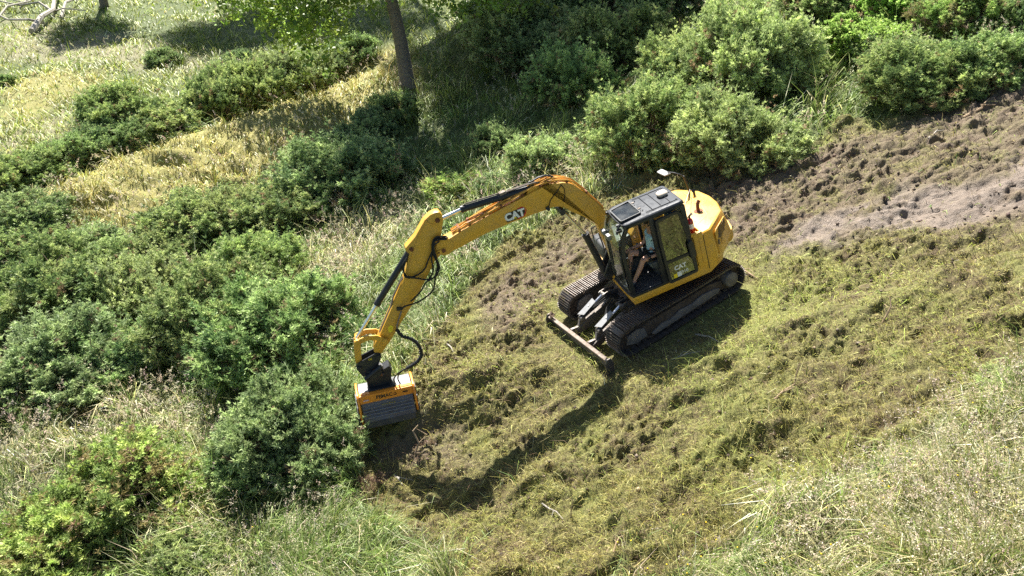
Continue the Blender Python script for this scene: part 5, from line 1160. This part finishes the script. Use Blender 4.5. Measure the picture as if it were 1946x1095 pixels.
ok = (rng.uniform(size=NG) > M['mulch'] * .993) & ~keep_out(x, y) & (rng.uniform(size=NG) < .9 + 1.1 * fbm(x * .9, y * .9, 201, 3))
x, y, z, r, ti, loose, ox, oy = (v[ok] for v in (x, y, z, r, ti, loose, ox, oy)); M = {k: v[ok] for k, v in M.items()}; n = len(x)
t_h = rng.uniform(.7, 1.45, NT)[ti]; t_u = rng.uniform(0, 1, NT)[ti]; t_u2 = rng.uniform(0, 1, NT)[ti]; t_az = rng.normal(0, .45, NT)[ti]; t_b = rng.normal(1.02, .33, NT).clip(.4, 1.7)[ti]
tuft = fbm(x * 1.1, y * 1.1, 205, 3)
Lg = np.where(loose, .34, .42 + .60 * np.clip(tuft + .35, 0, 1)) * np.where(loose, 1, t_h) * rng.uniform(.6, 1.3, n) * (1 - .25 * M['gold']) * (1 - .4 * M['mulch'])
wg = .0145 * np.maximum((r / 12) ** .78, .85) * rng.uniform(.6, 1.4, n)
waz = 6.3 * fbm(x * .45, y * .45, 207, 2) + 3.9; ex = .75 * np.cos(waz + t_az) + ox / .09 * .5; ey = .75 * np.sin(waz + t_az) + oy / .09 * .5
az = np.arctan2(ey, ex) + rng.normal(0, .25, n); lean = np.clip(np.hypot(ex, ey) * .95 + rng.normal(.1, .2, n), .05, 1.5)
green = pick([(.17, .25, .055), (.25, .33, .09), (.10, .16, .035), (.38, .44, .18)], [3, 3, 2, 1.4], n, rng)
straw = pick([(.60, .54, .29), (.74, .66, .43), (.46, .46, .17), (.26, .33, .08)], [2.6, 2.0, 2, 2], n, rng)
gold = pick([(.50, .43, .14), (.44, .40, .11), (.32, .36, .07), (.62, .53, .24)], [3, 3, 2, 1.5], n, rng)
lowf = fbm(x * .55, y * .55, 211, 3)
ps = np.clip(.12 + .56 * M['pale'] - .1 * M['fresh'] + .7 * lowf, .02, .85); u_ = np.where(rng.uniform(size=n) < .65, t_u, rng.uniform(size=n))
col = np.where((u_ < ps)[:, None], straw, green); col = np.where((np.where(rng.uniform(size=n) < .5, t_u2, rng.uniform(size=n)) < M['gold'] * .88)[:, None], gold, col)
far = sstep(22, 40, r) * (1 - M['gold']); olv = pick([(.27, .33, .05), (.38, .40, .09), (.18, .25, .035)], [1, 1, 1], n, rng); col = np.where((rng.uniform(size=n) < far * .88)[:, None], olv, col)
col = np.clip(col * t_b[:, None], .01, .9)
V, T, C = blades(x, y, z - .02, Lg, wg, az, lean, col, .55)
g_ = link('tall_grass', tri_mesh('tall_grass', V, T, C), 'grass'); tag(g_, 'long wind-laid green and straw coloured grass between the bushes', 'grass', kind='stuff')
# seed heads on thin stalks
NS_ = 90000; x, y, r = polar(NS_, 2.6, 60, rng, 50); M = masks(x, y); z = base_h(x, y) + detail_h(x, y, M)
pr = np.clip(.02 + .6 * M['pale'] + .15 * M['gold'] + 1.1 * fbm(x * .8, y * .8, 221, 3), 0, 1) * (1 - .6 * sstep(20, 40, r)) * (1 - M['mulch']); ok = (rng.uniform(size=NS_) < pr) & ~keep_out(x, y); x, y, z, r = x[ok], y[ok], z[ok], r[ok]; n = len(x)
az = 6.3 * fbm(x * .45, y * .45, 207, 2) + 3.9 + rng.normal(0, .7, n); ln = np.clip(rng.normal(.45, .25, n), .02, 1.2); Ls = rng.uniform(.5, .85, n)
V1, T1, C1 = blades(x, y, z, Ls, np.full(n, .005) * np.clip(r / 12, 1, 1.8), az, ln, np.tile([[.42, .42, .22]], (n, 1)), .35)
tips = V1.reshape(n, 5, 3)[:, 4]; k = 12; td = unit(V1.reshape(n, 5, 3)[:, 4] - V1.reshape(n, 5, 3)[:, 2])
c = tips[:, None] - td[:, None] * rng.uniform(-.02, .20, (n, k, 1)) + rng.normal(0, .018, (n, k, 3)); dr = unit(td[:, None] + rng.normal(0, .6, (n, k, 3))); wv = unit(np.cross(dr, rng.normal(0, 1, (n, k, 3))))
sc_ = (.042 * np.clip(r / 13, .8, 1.35))[:, None, None]; V2 = np.stack([c - wv * sc_ * .22, c + dr * sc_, c + wv * sc_ * .22], 2).reshape(-1, 3); T2 = np.arange(n * k)[:, None] * 3 + np.array([[0, 1, 2]])
C2 = np.repeat(pick([(.68, .60, .44), (.58, .47, .39), (.54, .52, .30)], [3, 2, 2], n, rng, .1), k * 3, 0)
g_ = link('seed_heads', tri_mesh('seed_heads', np.concatenate([V1, V2]), np.concatenate([T1, T2 + len(V1)]), np.concatenate([C1, C2])), 'grass'); tag(g_, 'pale pinkish grass seed heads standing over the long grass', 'grass', kind='stuff')
# shredded strands on the mulched ground
NM = 620000; x, y, r = polar(NM, 4.0, 32, rng, 46); M = masks(x, y); z = base_h(x, y) + detail_h(x, y, M)
pm = M['mulch'] * (1 - .80 * M['soil']) * (1 - .9 * M['track']) * np.clip(.75 + .9 * fbm(x * 1.6, y * 1.6, 231, 3), .1, 1); ok = (rng.uniform(size=NM) < pm) & ~keep_out(x, y, 1); x, y, z, r = x[ok], y[ok], z[ok], r[ok]; M = {k: v[ok] for k, v in M.items()}; n = len(x)
cm_ = fbm(x * .8, y * .8, 233, 3); cf = fbm(x * 3.5, y * 3.5, 235, 2)
olive = pick([(.32, .30, .065), (.46, .425, .12), (.16, .145, .03), (.62, .57, .25), (.14, .095, .04)], [3, 2.7, 3, 1.5, 2.4], n, rng, .15); grn = pick([(.28, .34, .05), (.42, .48, .09), (.54, .58, .19)], [1, 1, 1], n, rng); brn = pick([(.17, .115, .07), (.24, .17, .11), (.11, .075, .05), (.34, .26, .17)], [2, 2, 2, 1], n, rng)
u_ = rng.uniform(size=n); col = np.where((u_ < np.clip(.18 + 1.1 * cm_, 0, .8))[:, None], grn, olive); col = np.where((rng.uniform(size=n) < np.clip(.09 + .8 * cf + .5 * M['soil'], 0, .9))[:, None], brn, col)
V, T, C = blades(x, y, z - .005, rng.uniform(.04, .16, n) * (1 + 2.2 * (rng.uniform(size=n) < .08)), .0068 * np.maximum(r / 12, .8) * rng.uniform(.6, 1.5, n), 2.6 * cf + 3.6 + rng.normal(0, 1.1, n), np.clip(rng.normal(1.34, .24, n), .5, 1.9), col, .2)
g_ = link('mulch_litter', tri_mesh('mulch_litter', V, T, C), 'strand'); tag(g_, 'shredded olive gorse mulch strewn over the cleared slope', 'mulch', kind='stuff')
# small clods and wood chips
NC = 15000; x, y, r = polar(NC, 7, 34, rng, 42); M = masks(x, y); ok = (rng.uniform(size=NC) < M['mulch'] * (.12 + .88 * M['soil']) * (1 - .5 * M['track'])) & ~keep_out(x, y); x, y = x[ok], y[ok]; z = ground_z(x, y); n = len(x)
oct_ = np.array([(1, 0, 0), (0, 1, 0), (-1, 0, 0), (0, -1, 0), (0, 0, 1), (0, 0, -1)], float); of = np.array([(0, 1, 4), (1, 2, 4), (2, 3, 4), (3, 0, 4), (1, 0, 5), (2, 1, 5), (3, 2, 5), (0, 3, 5)])
sz = np.minimum(rng.lognormal(-3.6, .62, n), .055); V = np.stack([x, y, z], 1)[:, None] + oct_[None] * (sz[:, None, None] * rng.uniform(.4, 1.3, (n, 6, 3))); T = (np.arange(n)[:, None, None] * 6 + of[None]).reshape(-1, 3)
cc = np.repeat(pick([(.13, .095, .07), (.09, .062, .045), (.2, .155, .12), (.40, .31, .2)], [3, 3, 2, .5], n, rng), 6, 0)
g_ = link('earth_clods', tri_mesh('earth_clods', V.reshape(-1, 3), T, cc), 'strand'); tag(g_, 'brown clods and wood chips on the torn earth', 'soil', kind='stuff')
# small yellow flowers in the near grass
NF = 2600; x, y, r = polar(NF, 3, 16, rng, 50); M = masks(x, y); ok = (rng.uniform(size=NF) < M['pale'] * .5) & (fbm(x * .9, y * .9, 241, 2) > .02); x, y = x[ok], y[ok]; z = ground_z(x, y) + rng.uniform(.28, .5, len(x)); n = len(x)
V = np.stack([x, y, z], 1)[:, None] + oct_[None] * np.array([.017, .017, .009]); T = (np.arange(n)[:, None, None] * 6 + of[None]).reshape(-1, 3)
g_ = link('yellow_flowers', tri_mesh('yellow_flowers', V.reshape(-1, 3), T, np.tile([[.75, .55, .03]], (n * 6, 1))), 'strand'); tag(g_, 'tiny yellow meadow flowers in the pale grass', 'flowers', kind='stuff')
